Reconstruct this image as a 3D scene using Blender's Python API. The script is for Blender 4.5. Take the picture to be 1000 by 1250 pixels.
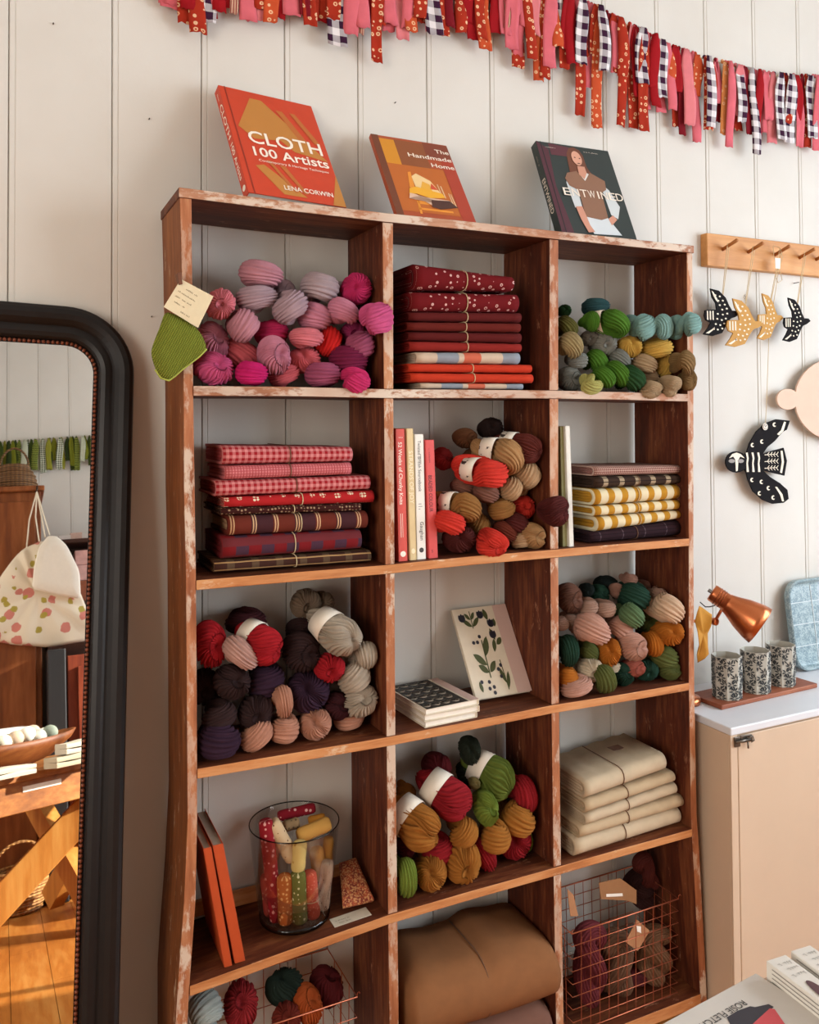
import bpy, bmesh, math, random
import numpy as np
from mathutils import Vector, Matrix
random.seed(7)
rng = np.random.default_rng(11)
scene = bpy.context.scene
for _o in list(bpy.data.objects):
    bpy.data.objects.remove(_o, do_unlink=True)
COL = scene.collection

# ------------------------------------------------------------------ camera
CAM = np.array([-0.32945, -1.64605, 1.50466])
YAW, PIT, ROL = 0.447326, 0.023696, -0.00696
FPX, SHP = 1032.94, -138.215
WALL_Y = 0.216
def _axes(yaw, pit, rol):
    cy, sy, cp, sp, cr, sr = math.cos(yaw), math.sin(yaw), math.cos(pit), math.sin(pit), math.cos(rol), math.sin(rol)
    fwd = np.array([sy*cp, cy*cp, sp]); right = np.array([cy, -sy, 0.0]); up = np.cross(right, fwd)
    return right*cr + up*sr, -right*sr + up*cr, fwd
AX_R, AX_U, AX_F = _axes(YAW, PIT, ROL)
cam_d = bpy.data.cameras.new('camera'); cam = bpy.data.objects.new('camera', cam_d); COL.objects.link(cam)
cam_d.sensor_fit = 'HORIZONTAL'; cam_d.sensor_width = 36.0; cam_d.lens = FPX/1000*36.0
cam_d.shift_y = SHP/1000.0
cam_d.clip_start = 0.02
cam.matrix_world = Matrix(((AX_R[0], AX_U[0], -AX_F[0], CAM[0]), (AX_R[1], AX_U[1], -AX_F[1], CAM[1]), (AX_R[2], AX_U[2], -AX_F[2], CAM[2]), (0, 0, 0, 1)))
scene.camera = cam

# ------------------------------------------------------------------ light
w = bpy.data.worlds.new('world'); scene.world = w; w.use_nodes = True
_bg = w.node_tree.nodes['Background']; _bg.inputs[0].default_value = (0.70, 0.84, 1.0, 1); _bg.inputs[1].default_value = 1.5
def area(name, loc, target, sx, sy, power, col):
    d = bpy.data.lights.new(name, 'AREA'); d.shape = 'RECTANGLE'; d.size = sx; d.size_y = sy; d.energy = power; d.color = col
    o = bpy.data.objects.new(name, d); COL.objects.link(o); o.location = loc
    o.rotation_euler = (Vector(target)-Vector(loc)).to_track_quat('-Z', 'Y').to_euler(); return o
# daylight entering by the two windows in the right wall, with warm fill added at the left
area('window_and_fill_light', (3.32, -1.35, 1.75), (0.6, -0.6, 1.35), 1.7, 1.6, 84, (0.78, 0.89, 1.0))
area('window_and_fill_light', (3.32, -3.0, 1.75), (-0.1, -3.3, 1.5), 1.1, 1.6, 110, (0.88, 0.94, 1.0))
area('window_and_fill_light', (-2.52, -2.3, 1.75), (0.2, -0.4, 1.2), 1.5, 1.6, 78, (1.0, 0.90, 0.78))
sun_d = bpy.data.lights.new('sun', 'SUN'); sun_d.energy = 14.0; sun_d.angle = math.radians(1.0); sun_d.color = (1.0, 0.93, 0.82)
sun = bpy.data.objects.new('sun', sun_d); COL.objects.link(sun)
sun.rotation_euler = Vector((-3.2, -1.1, -1.25)).to_track_quat('-Z', 'Y').to_euler()
scene.view_settings.view_transform = 'Standard'
try: scene.view_settings.look = 'None'
except Exception: pass
scene.view_settings.gamma = 1.0
scene.view_settings.use_curve_mapping = False
scene.view_settings.exposure = -0.18

# ------------------------------------------------------------------ pixel -> ray helpers (1000 x 1250 frame)
def ray(px, py): return AX_F + AX_R*(px-500)/FPX - AX_U*(py-625-SHP)/FPX
def PY(px, py, Y):
    d = ray(px, py); return CAM + d*(Y-CAM[1])/d[1]
def PZ(px, py, Z):
    d = ray(px, py); return CAM + d*(Z-CAM[2])/d[2]
def PX(px, py, X):
    d = ray(px, py); return CAM + d*(X-CAM[0])/d[0]
def depth(X): return float((np.asarray(X)-CAM) @ AX_F)
def V(*a): return np.array(a, float)
def nrm(v): v = np.asarray(v, float); return v/np.linalg.norm(v)

# ------------------------------------------------------------------ object helpers
def tag(o, label=None, cat=None, group=None, kind=None):
    if label: o['label'] = label
    if cat: o['category'] = cat
    if group: o['group'] = group
    if kind: o['kind'] = kind
    return o
def thing(name, label, cat, loc, group=None):
    o = bpy.data.objects.new(name, None); COL.objects.link(o); o.empty_display_size = 0.05
    o.location = tuple(float(q) for q in loc); return tag(o, label, cat, group)
def wloc(o):
    v = V(0, 0, 0)
    while o is not None: v = v + np.array(o.location); o = o.parent
    return v
def mk(name, verts, faces, mat, parent=None, uv=None, smooth=False, loc=None, mats=None, fmat=None):
    """one mesh object; verts in world space; parents are translation only"""
    vs = np.asarray(verts, float)
    base = V(0, 0, 0) if parent is None else wloc(parent)
    if loc is None:
        loc = V(0, 0, 0) if parent is not None else V((vs[:, 0].min()+vs[:, 0].max())/2, (vs[:, 1].min()+vs[:, 1].max())/2, vs[:, 2].min())
        wl = base + (loc if parent is not None else 0) if parent is not None else loc
    else:
        wl = np.asarray(loc, float); loc = wl - base
    me = bpy.data.meshes.new(name)
    me.from_pydata((vs-wl).tolist(), [], [tuple(int(i) for i in f) for f in faces])
    if uv is not None:
        l = me.uv_layers.new(name='uv'); idx = np.empty(len(me.loops), int); me.loops.foreach_get('vertex_index', idx)
        l.data.foreach_set('uv', np.asarray(uv, float)[idx].ravel())
    if smooth: me.polygons.foreach_set('use_smooth', [True]*len(me.polygons))
    if mats:
        for m in mats: me.materials.append(m)
        if fmat is not None: me.polygons.foreach_set('material_index', [int(q) for q in fmat])
    else: me.materials.append(mat)
    bmn = bmesh.new(); bmn.from_mesh(me); bmesh.ops.recalc_face_normals(bmn, faces=bmn.faces); bmn.to_mesh(me); bmn.free()
    me.update()
    o = bpy.data.objects.new(name, me); COL.objects.link(o); o.parent = parent; o.location = tuple(loc); return o
class G:
    """collects geometry in world space"""
    def __init__(s): s.v = []; s.f = []
    def add(s, vs, fs):
        n = len(s.v); s.v += [tuple(float(q) for q in a) for a in vs]; s.f += [tuple(i+n for i in f) for f in fs]; return s
    def hexa(s, p8):
        """p8: bottom 4 (ccw), top 4"""
        return s.add(p8, [(0, 3, 2, 1), (4, 5, 6, 7), (0, 1, 5, 4), (1, 2, 6, 5), (2, 3, 7, 6), (3, 0, 4, 7)])
    def box(s, x0, x1, y0, y1, z0, z1):
        return s.hexa([(x0, y0, z0), (x1, y0, z0), (x1, y1, z0), (x0, y1, z0), (x0, y0, z1), (x1, y0, z1), (x1, y1, z1), (x0, y1, z1)])
    def obox(s, o, ex, ey, ez):
        o, ex, ey, ez = [np.asarray(q, float) for q in (o, ex, ey, ez)]
        return s.hexa([o, o+ex, o+ex+ey, o+ey, o+ez, o+ex+ez, o+ex+ey+ez, o+ey+ez])
    def tube(s, pts, r, n=8, closed=False, caps=True):
        pts = [np.asarray(q, float) for q in pts]; m = len(pts); rs = r if hasattr(r, '__len__') else [r]*m
        vs = []; prev = None
        for i, p in enumerate(pts):
            a = pts[(i-1) % m] if (closed or i > 0) else p; b = pts[(i+1) % m] if (closed or i < m-1) else p
            t = nrm(b-a)
            if prev is None: u = nrm(np.cross(t, V(0.123, 0.456, 0.881) if abs(t[2]) < .9 else V(1, 0.1, 0)))
            else: u = nrm(prev - t*(prev @ t))
            prev = u; q = np.cross(t, u)
            for k in range(n):
                c = 2*math.pi*k/n; vs.append(p + (u*math.cos(c)+q*math.sin(c))*rs[i])
        fs = []
        for i in range(m if closed else m-1):
            j = (i+1) % m
            for k in range(n): fs.append((i*n+k, i*n+(k+1) % n, j*n+(k+1) % n, j*n+k))
        if not closed and caps: fs += [tuple(range(n-1, -1, -1)), tuple((m-1)*n+k for k in range(n))]
        return s.add(vs, fs)
    def lathe(s, o, axis, prof, n=32, ref=None):
        """prof: list of (distance along axis, radius)"""
        axis = nrm(axis); ref = V(0, 0, 1) if ref is None else ref
        if abs(axis @ ref) > .95: ref = V(1, 0, 0)
        u = nrm(np.cross(axis, ref)); q = np.cross(axis, u); vs = []
        for d, r in prof:
            for k in range(n):
                c = 2*math.pi*k/n; vs.append(np.asarray(o)+axis*d+(u*math.cos(c)+q*math.sin(c))*r)
        fs = [(i*n+k, i*n+(k+1) % n, (i+1)*n+(k+1) % n, (i+1)*n+k) for i in range(len(prof)-1) for k in range(n)]
        if prof[0][1] > 1e-6: fs.append(tuple(range(n-1, -1, -1)))
        if prof[-1][1] > 1e-6: fs.append(tuple((len(prof)-1)*n+k for k in range(n)))
        return s.add(vs, fs)
    def ball(s, c, r, nu=12, nv=8, sc=(1, 1, 1)):
        vs = []; c = np.asarray(c, float)
        for j in range(nv+1):
            t = math.pi*j/nv
            for k in range(nu):
                a = 2*math.pi*k/nu; vs.append(c + r*V(math.sin(t)*math.cos(a)*sc[0], math.sin(t)*math.sin(a)*sc[1], math.cos(t)*sc[2]))
        return s.add(vs, [(j*nu+k, (j+1)*nu+k, (j+1)*nu+(k+1) % nu, j*nu+(k+1) % nu) for j in range(nv) for k in range(nu)])
    def plate(s, poly, o, ex, ey, th):
        """extruded outline: poly 2d, front face at o plane, thickness th along ex x ey reversed"""
        o, ex, ey = [np.asarray(q, float) for q in (o, ex, ey)]; n = nrm(np.cross(ex, ey)); m = len(poly)
        vs = [o+ex*a+ey*b for a, b in poly]+[o+ex*a+ey*b-n*th for a, b in poly]
        return s.add(vs, [tuple(range(m)), tuple(range(2*m-1, m-1, -1))]+[(i, m+i, m+(i+1) % m, (i+1) % m) for i in range(m)])
    def obj(s, name, mat, parent=None, **k): return mk(name, s.v, s.f, mat, parent, **k)
def bevel(o, w=0.002, seg=2):
    m = o.modifiers.new('bevel', 'BEVEL'); m.width = w; m.segments = seg; m.limit_method = 'ANGLE'; m.angle_limit = 0.6; return o
def copy_tree(o, parent=None):
    c = o.copy(); COL.objects.link(c); c.parent = parent
    for ch in list(o.children): copy_tree(ch, c)
    return c

# ------------------------------------------------------------------ text meshes
_tc = {}
def text_mesh(body, bold=0.0, align='LEFT'):
    k = (body, bold, align)
    if k not in _tc:
        cu = bpy.data.curves.new('t', 'FONT'); cu.body = body; cu.size = 1.0; cu.offset = bold; cu.align_x = align; cu.resolution_u = 3
        o = bpy.data.objects.new('t', cu); COL.objects.link(o); dg = bpy.context.evaluated_depsgraph_get(); dg.update()
        me = o.evaluated_get(dg).to_mesh(); vs = [tuple(v.co) for v in me.vertices]; fs = [tuple(p.vertices) for p in me.polygons]
        o.evaluated_get(dg).to_mesh_clear(); bpy.data.objects.remove(o, do_unlink=True); bpy.data.curves.remove(cu)
        a = np.array(vs); _tc[k] = (vs, fs, a[:, 0].min(), a[:, 0].max(), a[:, 1].min(), a[:, 1].max())
    return _tc[k]
class Face:
    """a flat face in space to print on: o is bottom-left, ex / ey are full-width / full-height vectors"""
    def __init__(s, o, ex, ey, parent):
        s.o, s.ex, s.ey, s.p = np.asarray(o, float), np.asarray(ex, float), np.asarray(ey, float), parent
        for ch in (parent.children if parent.type == 'EMPTY' else ()):
            if ch.name.split('.')[0] in ('cover', 'card', 'tag_disc', 'box_body'): s.p = ch; break
        s.w, s.h = np.linalg.norm(s.ex), np.linalg.norm(s.ey); s.ux, s.uy = s.ex/s.w, s.ey/s.h; s.n = np.cross(s.ux, s.uy)
    def at(s, u, v, l): return s.o+s.ex*u+s.ey*v+s.n*(0.0003*l+0.0002)
    def poly(s, name, pts, mat, l=1): return mk(name, [s.at(u, v, l) for u, v in pts], [tuple(range(len(pts)))], mat, s.p)
    def polys(s, name, lst, mat, l=1):
        g = G()
        for pts in lst: g.add([s.at(u, v, l) for u, v in pts], [tuple(range(len(pts)))])
        return g.obj(name, mat, s.p)
    def text(s, name, body, u, v, mat, l=2, w=None, h=None, bold=0.0, rot=0, align='LEFT'):
        """w: full width in metres (fits) ; h: cap height in metres"""
        vs, fs, x0, x1, y0, y1 = text_mesh(body, bold)
        sx = sy = None
        if h: sy = h/0.70
        if w: sx = w/(x1-x0)
        sx = sx or sy; sy = sy or sx
        if align == 'CENTER': off = -(x0+x1)/2
        elif align == 'RIGHT': off = -x1
        else: off = -x0
        c, sn = math.cos(math.radians(rot)), math.sin(math.radians(rot))
        P = s.at(u, v, l); out = []
        for a, b, _ in vs:
            a, b = (a+off)*sx, b*sy
            out.append(P + s.ux*(a*c-b*sn)+s.uy*(a*sn+b*c))
        return mk(name, out, fs, mat, s.p)
def _scribble(s, name, u, v, mat, l=1, w=.03, h=.004, rot=0, seed=0):
    """a line of small illegible marks: w metres long, h metres tall"""
    r = np.random.default_rng(seed+int(1000*u+7000*abs(v))); c, sn = math.cos(math.radians(rot)), math.sin(math.radians(rot)); P = s.at(u, v, l); g = G(); x = 0.0
    while x < w:
        if r.uniform() < .16: x += h*.7; continue
        hh = h*r.uniform(.5, 1.0); sl = r.uniform(-.2, .3)*h; t = h*.16; q = [(x, 0), (x+t, 0), (x+t+sl, hh), (x+sl, hh)]; q2 = [(x+t, hh*.25), (x+h*.55, hh*.1), (x+h*.55, hh*.3), (x+t, hh*.45)]
        for k in (q, q2): g.add([P+s.ux*(a*c-b*sn)+s.uy*(a*sn+b*c) for a, b in k], [(0, 1, 2, 3)])
        x += h*.72
    o = g.obj(name, mat, s.p); o['kind'] = 'stuff'; return o
Face.scribble = _scribble
def ell(cx, cy, rx, ry, n=14, a0=0.0, a1=2*math.pi, rot=0):
    r = math.radians(rot); m = n if a1-a0 > 6.28 else n+1
    out = []
    for k in range(m):
        t = a0+(a1-a0)*k/n; x, y = rx*math.cos(t), ry*math.sin(t)
        out.append((cx+x*math.cos(r)-y*math.sin(r), cy+x*math.sin(r)+y*math.cos(r)))
    return out
def leafpoly(x, y, L, wd, ang, n=6):
    r = math.radians(ang); up = [(L*k/n, wd*math.sin(math.pi*k/n)**0.8) for k in range(n+1)]
    pts = up+[(a, -b) for a, b in reversed(up[1:-1])]
    return [(x+a*math.cos(r)-b*math.sin(r), y+a*math.sin(r)+b*math.cos(r)) for a, b in pts]

# ------------------------------------------------------------------ materials
def lin(h):
    if isinstance(h, str):
        h = h.lstrip('#'); c = [int(h[i:i+2], 16)/255 for i in (0, 2, 4)]
    else: c = h
    return tuple(((q+0.055)/1.055)**2.4 if q > 0.04045 else q/12.92 for q in c)+(1.0,)
_mc = {}
class NT:
    def __init__(s, name):
        s.m = bpy.data.materials.new(name); s.m.use_nodes = True; s.t = s.m.node_tree; s.b = s.t.nodes['Principled BSDF']
    def n(s, typ, **k):
        x = s.t.nodes.new(typ)
        for a, b in k.items(): setattr(x, a, b)
        return x
    def L(s, a, b): s.t.links.new(a, b)
    def setin(s, sock, v):
        if hasattr(v, 'is_linked') or isinstance(v, bpy.types.NodeSocket): s.L(v, sock)
        else: sock.default_value = v
    def math(s, op, a, b=None, c=None):
        x = s.n('ShaderNodeMath', operation=op); s.setin(x.inputs[0], a)
        if b is not None: s.setin(x.inputs[1], b)
        if c is not None: s.setin(x.inputs[2], c)
        return x.outputs[0]
    def mix(s, f, a, b, blend='MIX'):
        x = s.n('ShaderNodeMix', data_type='RGBA', blend_type=blend); s.setin(x.inputs[0], f); s.setin(x.inputs[6], a); s.setin(x.inputs[7], b); return x.outputs[2]
    def coord(s, which='Object', scale=(1, 1, 1), rot=(0, 0, 0)):
        c = s.n('ShaderNodeTexCoord'); m = s.n('ShaderNodeMapping'); m.inputs['Scale'].default_value = scale; m.inputs['Rotation'].default_value = rot
        s.L(c.outputs[which], m.inputs['Vector']); return m.outputs[0]
    def noise(s, vec, scale, detail=4, rough=0.55, dist=0.0):
        x = s.n('ShaderNodeTexNoise'); x.inputs['Scale'].default_value = scale; x.inputs['Detail'].default_value = detail
        x.inputs['Roughness'].default_value = rough; x.inputs['Distortion'].default_value = dist
        if vec is not None: s.L(vec, x.inputs['Vector'])
        return x.outputs['Fac']
    def ramp(s, fac, stops):
        x = s.n('ShaderNodeValToRGB'); e = x.color_ramp.elements
        while len(e) < len(stops): e.new(0.5)
        for i, (p, c) in enumerate(stops): e[i].position = p; e[i].color = c if len(c) == 4 else tuple(c)+(1,)
        s.L(fac, x.inputs[0]); return x.outputs[0]
    def bump(s, h, strength=0.3, dist=0.002):
        x = s.n('ShaderNodeBump'); x.inputs['Strength'].default_value = strength; x.inputs['Distance'].default_value = dist
        s.L(h, x.inputs['Height']); s.L(x.outputs[0], s.b.inputs['Normal'])
    def base(s, c, rough=0.6, metal=0.0, spec=None):
        s.setin(s.b.inputs['Base Color'], c); s.b.inputs['Roughness'].default_value = rough; s.b.inputs['Metallic'].default_value = metal
        if spec is not None: s.b.inputs['Specular IOR Level'].default_value = spec
        return s
def plain(hexc, rough=0.6, metal=0.0, var=0.12, scale=60, bump=0.0, spec=None):
    k = ('plain', hexc, rough, metal, var, scale, bump)
    if k not in _mc:
        t = NT('plain_'+str(hexc)); c = lin(hexc); v = t.noise(t.coord(), scale, 3)
        d = tuple(q*(1-var*1.6) for q in c[:3])+(1,); l = tuple(min(1, q*(1+var)) for q in c[:3])+(1,)
        t.base(t.mix(v, d, l), rough, metal, spec)
        if bump: t.bump(v, bump, 0.001)
        _mc[k] = t.m
    return _mc[k]
def flat(hexc, rough=0.55):
    return plain(hexc, rough, 0.0, 0.03, 30)
def yarn(hexc):
    k = ('yarn', hexc)
    if k not in _mc:
        t = NT('yarn_'+hexc); c = lin(hexc); co = t.coord()
        v = t.noise(co, 3.2, 3); f = t.noise(co, 60, 2)
        d = tuple(q*0.62 for q in c[:3])+(1,); l = tuple(min(1, q*1.22+0.01) for q in c[:3])+(1,)
        m = t.mix(v, d, l); m2 = t.mix(t.math('MULTIPLY', f, 0.35), m, l)
        t.base(m2, 0.9, 0, 0.15); pass
        t.bump(f, 0.6, 0.02); _mc[k] = t.m
    return _mc[k]
def cloth(key, fn, rough=0.9):
    """fn(t, u, v) -> colour socket ; u, v in metres"""
    if key not in _mc:
        t = NT('cloth_'+key); uvn = t.n('ShaderNodeUVMap'); sp = t.n('ShaderNodeSeparateXYZ'); t.L(uvn.outputs[0], sp.inputs[0])
        t.uv = uvn.outputs[0]
        col = fn(t, sp.outputs[0], sp.outputs[1])
        wv = t.noise(uvn.outputs[0], 900, 2); bigv = t.noise(uvn.outputs[0], 25, 2)
        col = t.mix(t.math('MULTIPLY', bigv, 0.28), col, (0.02, 0.01, 0.01, 1))
        t.base(col, rough, 0, 0.1); t.bump(wv, 0.35, 0.0008); _mc[key] = t.m
    return _mc[key]
def band(t, x, period, lo, hi):
    f = t.math('FRACT', t.math('DIVIDE', x, period)); return t.math('MULTIPLY', t.math('GREATER_THAN', f, lo), t.math('LESS_THAN', f, hi))
def c_plain(h): return cloth('p'+h, lambda t, u, v: lin(h))
def c_gingham(a, b, per, key=''):
    def fn(t, u, v):
        s = t.math('ADD', band(t, u, per, 0, .5), band(t, v, per, 0, .5)); return t.mix(t.math('MULTIPLY', s, .5), lin(a), lin(b))
    return cloth('g'+a+b+str(per)+key, fn)
def c_stripes(base, lst):
    """lst: (period, lo, hi, colour, axis)"""
    def fn(t, u, v):
        c = lin(base)
        for p, lo, hi, col, ax in lst: c = t.mix(band(t, u if ax == 'u' else v, p, lo, hi), c, lin(col))
        return c
    return cloth('s'+base+str(lst), fn)
def c_dots(base, dot, scale, r0, r1, rnd=0.6):
    def fn(t, u, v):
        x = t.n('ShaderNodeTexVoronoi'); x.inputs['Scale'].default_value = scale; x.inputs['Randomness'].default_value = rnd; t.L(t.uv, x.inputs['Vector'])
        d = x.outputs['Distance']; m = t.math('MULTIPLY', t.math('GREATER_THAN', d, r0), t.math('LESS_THAN', d, r1)); return t.mix(m, lin(base), lin(dot))
    return cloth('d'+base+dot+str((scale, r0, r1, rnd)), fn)
def wood(key, dark, mid, light, axis='Z', scale=6.0, rough=0.6, paint=None, paint_amt=0.5, bump=0.35, knots=False):
    if key not in _mc:
        t = NT('wood_'+key); st = {'X': (0.12, 1, 1), 'Y': (1, 0.12, 1), 'Z': (1, 1, 0.12)}[axis]
        co = t.coord('Object', st); n1 = t.noise(co, scale*3, 5, 0.6, 0.6); n2 = t.noise(co, scale*14, 4, 0.6); n3 = t.noise(t.coord('Object'), 2.6, 3)
        g = t.math('ADD', t.math('MULTIPLY', n1, 0.6), t.math('MULTIPLY', n2, 0.4))
        c = t.ramp(g, [(0.30, lin(dark)), (0.5, lin(mid)), (0.72, lin(light))])
        c = t.mix(t.math('MULTIPLY', n3, 0.35), c, lin(dark))
        if paint:
            pn = t.noise(t.coord('Object', tuple(0.4 if q < 1 else 1 for q in st)), 34, 6, 0.7); pm = t.ramp(pn, [(0.62-paint_amt*0.3, (0, 0, 0, 1)), (0.70-paint_amt*0.3, (1, 1, 1, 1))])
            big = t.ramp(t.noise(t.coord('Object'), 5, 2), [(0.35, (0.35, 0.35, 0.35, 1)), (0.65, (1, 1, 1, 1))])
            pm = t.mix(1.0, pm, big, 'MULTIPLY'); c = t.mix(pm, c, lin(paint))
        t.base(c, rough, 0, 0.3); t.bump(n2, bump, 0.002); _mc[key] = t.m
    return _mc[key]

M_WALL = None
def wallpaint():
    t = NT('wall_paint'); co = t.coord(); n = t.noise(co, 3, 4); f = t.noise(co, 180, 3)
    t.base(t.mix(n, lin('c8c3ba'), lin('d8d5ce')), 0.62, 0, 0.25); t.bump(f, 0.12, 0.001); return t.m
M_WALL = wallpaint()
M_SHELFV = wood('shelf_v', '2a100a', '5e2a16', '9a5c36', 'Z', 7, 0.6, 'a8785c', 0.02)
M_SHELFH = wood('shelf_h', '2e130a', '643018', '9a6038', 'X', 7, 0.6, 'a8785c', 0.02)
M_EDGEV = wood('edge_v', '7a4022', 'b0704a', 'd09a70', 'Z', 8, 0.65, 'cdb9a4', 0.42)
M_EDGEH = wood('edge_h', '94542a', 'c68550', 'dca873', 'X', 8, 0.65, 'd2b898', 0.05)
M_EDGETOP = wood('edge_top', '7d4428', 'b07c5c', 'd0a88c', 'X', 8, 0.65, 'd2c2b0', 0.6)
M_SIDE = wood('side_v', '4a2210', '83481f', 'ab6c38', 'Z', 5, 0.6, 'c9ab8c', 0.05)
M_WHITE = plain('efeae0', 0.6, var=0.04)
M_PAPER = plain('e9e0d2', 0.7, var=0.06)
M_TWINE = plain('cbb48c', 0.85)
M_TWINE_D = plain('6b4a34', 0.85)
M_COPPER = plain('c9764a', 0.28, 0.9, 0.06)
M_COPPERWIRE = plain('b5674a', 0.35, 0.85, 0.1)
# ================================================================== the room
X0, X1, Y0, ZC = -2.4, 3.2, -3.9, 3.4
def structure(o): o['kind'] = 'structure'; return o
def board_profile(w):
    return [(0, .006), (.0016, .0008), (.0022, 0), (.0105, 0), (.0112, .0012), (.0124, .0012), (.0131, 0), (w-.0022, 0), (w-.0016, .0008), (w, .006)]
def board_mesh(w):
    pr = board_profile(w)+[(w, .012), (0, .012)]; m = len(pr)
    vs = [(x, y, 0) for x, y in pr]+[(x, y, ZC) for x, y in pr]
    return vs, [tuple(range(m-1, -1, -1)), tuple(range(m, 2*m))]+[(i, (i+1) % m, m+(i+1) % m, m+i) for i in range(m)]
wb = structure(G().box(X0, X1, WALL_Y+.012, WALL_Y+.10, 0, ZC).obj('wall_back', M_WALL, loc=(0, WALL_Y+.012, 0)))
lines = [-.323, -.126, .061, .251, .433, .618, .801, .984, 1.165, 1.355, 1.543, 1.741, 1.935]
while lines[0] > X0+.05: lines.insert(0, lines[0]-.188)
while lines[-1] < X1-.05: lines.append(lines[-1]+.188)
lines[0] = max(lines[0], X0); lines[-1] = min(lines[-1], X1)
for a, b in zip(lines, lines[1:]):
    vs, fs = board_mesh(b-a); mk('wall_board', [(x+a, y+WALL_Y, z) for x, y, z in vs], fs, M_WALL, wb)
wf = structure(G().box(X0, X1, Y0-.10, Y0-.012, 0, ZC).obj('wall_front', M_WALL, loc=(0, Y0, 0)))
vs, fs = board_mesh(.188); nb = 29; first = None
for k in range(nb):
    if first is None:
        first = mk('wall_board', [(X0+.02+x, Y0-y, z) for x, y, z in vs], fs, M_WALL, wf, loc=(X0+.02, Y0, 0)); o = first
    else:
        o = first.copy(); COL.objects.link(o); o.parent = wf
    o.location.x = X0+.02+.188*k
def holed_wall(name, xa, xb, holes):
    g = G(); z0, z1 = .9, 2.6; ys = sorted(holes); cur = Y0-.1
    for a, b in ys:
        g.box(xa, xb, cur, a, 0, ZC); g.box(xa, xb, a, b, 0, z0); g.box(xa, xb, a, b, z1, ZC); cur = b
    g.box(xa, xb, cur, WALL_Y+.1, 0, ZC); return structure(g.obj(name, M_WALL))
holed_wall('wall_right', X1, X1+.1, [(-3.55, -2.45), (-2.2, -.5)])
holed_wall('wall_left', X0-.1, X0, [(-3.05, -1.55)])
def window(name, x, ya, yb):
    z0, z1 = .9, 2.6; e = bpy.data.objects.new(name, None); COL.objects.link(e); e.location = (x, (ya+yb)/2, z0); e['kind'] = 'structure'
    G().box(x-.03, x+.03, ya, ya+.05, z0, z1).box(x-.03, x+.03, yb-.05, yb, z0, z1).box(x-.03, x+.03, ya+.05, yb-.05, z0, z0+.05).box(x-.03, x+.03, ya+.05, yb-.05, z1-.05, z1).obj('window_frame', M_WHITE, e)
    G().box(x-.015, x+.015, (ya+yb)/2-.012, (ya+yb)/2+.012, z0+.05, z1-.05).obj('glazing_bar', M_WHITE, e)
    G().box(x-.08, x+.02, ya, yb, z0-.03, z0).obj('window_sill', M_WHITE, e)
window('window_1', X1+.05, -2.2, -.5); window('window_2', X1+.05, -3.55, -2.45); window('fill_window_3', X0-.05, -3.05, -1.55)  # the left one is unseen, added to carry the warm fill
structure(G().box(X0-.1, X1+.1, Y0-.1, WALL_Y+.1, ZC, ZC+.1).obj('ceiling', M_WALL))
M_FLOOR = wood('floor', '8a4a1c', 'b8722f', 'd39a52', 'Y', 3, 0.38)
fl = structure(G().box(X0-.1, X1+.1, Y0-.1, WALL_Y+.1, -.12, -.018).obj('floor', plain('3a2412'), loc=(0, 0, -.12)))
pw = .14; first = None; k = 0; xx = X0
while xx < X1-.01:
    for y0, y1 in ((Y0, -1.9+.5*((k*7) % 3-1)), (-1.9+.5*((k*7) % 3-1), WALL_Y)):
        o = G().box(xx+.001, min(xx+pw-.001, X1), y0+.001, y1-.001, -.018, 0).obj('floor_plank', M_FLOOR, fl)
    xx += pw; k += 1
for nm, a in (('baseboard_back', (X0, X1, WALL_Y-.014, WALL_Y, 0, .10)), ('baseboard_front', (X0, X1, Y0, Y0+.016, 0, .12))):
    structure(bevel(G().box(*a).obj(nm, M_WHITE), .004))

# ================================================================== the cubby shelf
SH_B = .204   # back of the shelf
shelf = thing('cubby_shelf', 'tall rustic wooden cubby shelf with worn painted edges, standing against the boarded wall', 'shelf', (.63, .1, 0))
def vpost(name, rows, m_in, m_front):
    """rows: (py, px left, px right) down the front face"""
    pts = []
    for py, a, b in rows:
        p, q = PY(a, py, 0), PY(b, py, 0); pts.append((p[0], q[0], (p[2]+q[2])/2))
    pts[-1] = (pts[-1][0], pts[-1][1], min(pts[-1][2], 9)); return pts
def panel(name, pts, mat, front, y0=0.0, y1=SH_B, parent=shelf):
    n = len(pts); vs = []; fs = []; fm = []
    for a, b, z in pts: vs += [(a, y0, z), (b, y0, z), (b, y1, z), (a, y1, z)]
    for i in range(n-1):
        j = i*4; k = j+4
        fs += [(j, j+1, k+1, k), (j+1, j+2, k+2, k+1), (j+2, j+3, k+3, k+2), (j+3, j, k, k+3)]; fm += [1, 0, 0, 0]
    fs += [(0, 3, 2, 1), tuple((n-1)*4+q for q in (0, 1, 2, 3))]; fm += [0, 0]
    return bevel(mk(name, vs, fs, None, parent, mats=[mat, front], fmat=fm), .0018, 2)
def resample(rows, n=4):
    out = []
    for r, s in zip(rows, rows[1:]):
        for k in range(n):
            t = k/n; out.append(tuple(r[i]*(1-t)+s[i]*t for i in range(3)))
    return out+[rows[-1]]
L_ROWS = [(231, 219, 234), (300, 221, 234.5), (472, 224, 236), (600, 224.5, 238), (708, 227, 239.5), (860, 228, 240.6), (1000, 229, 241), (1100, 224.5, 239), (1200, 217, 232), (1250, 214, 229)]
R_ROWS = [(301, 838.5, 845.5), (480, 839.5, 847), (660, 841, 847), (840, 841, 848), (1000, 844, 851), (1040, 846, 854), (1212, 855, 863)]
lp = vpost('l', L_ROWS, 0, 0); lp.append((lp[-1][0], lp[-1][1], 0.0))
rp = vpost('r', R_ROWS, 0, 0); rp.append((rp[-1][0], rp[-1][1], 0.0))
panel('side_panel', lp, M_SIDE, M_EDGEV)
panel('side_panel', rp, M_SHELFV, M_EDGEV)
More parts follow.
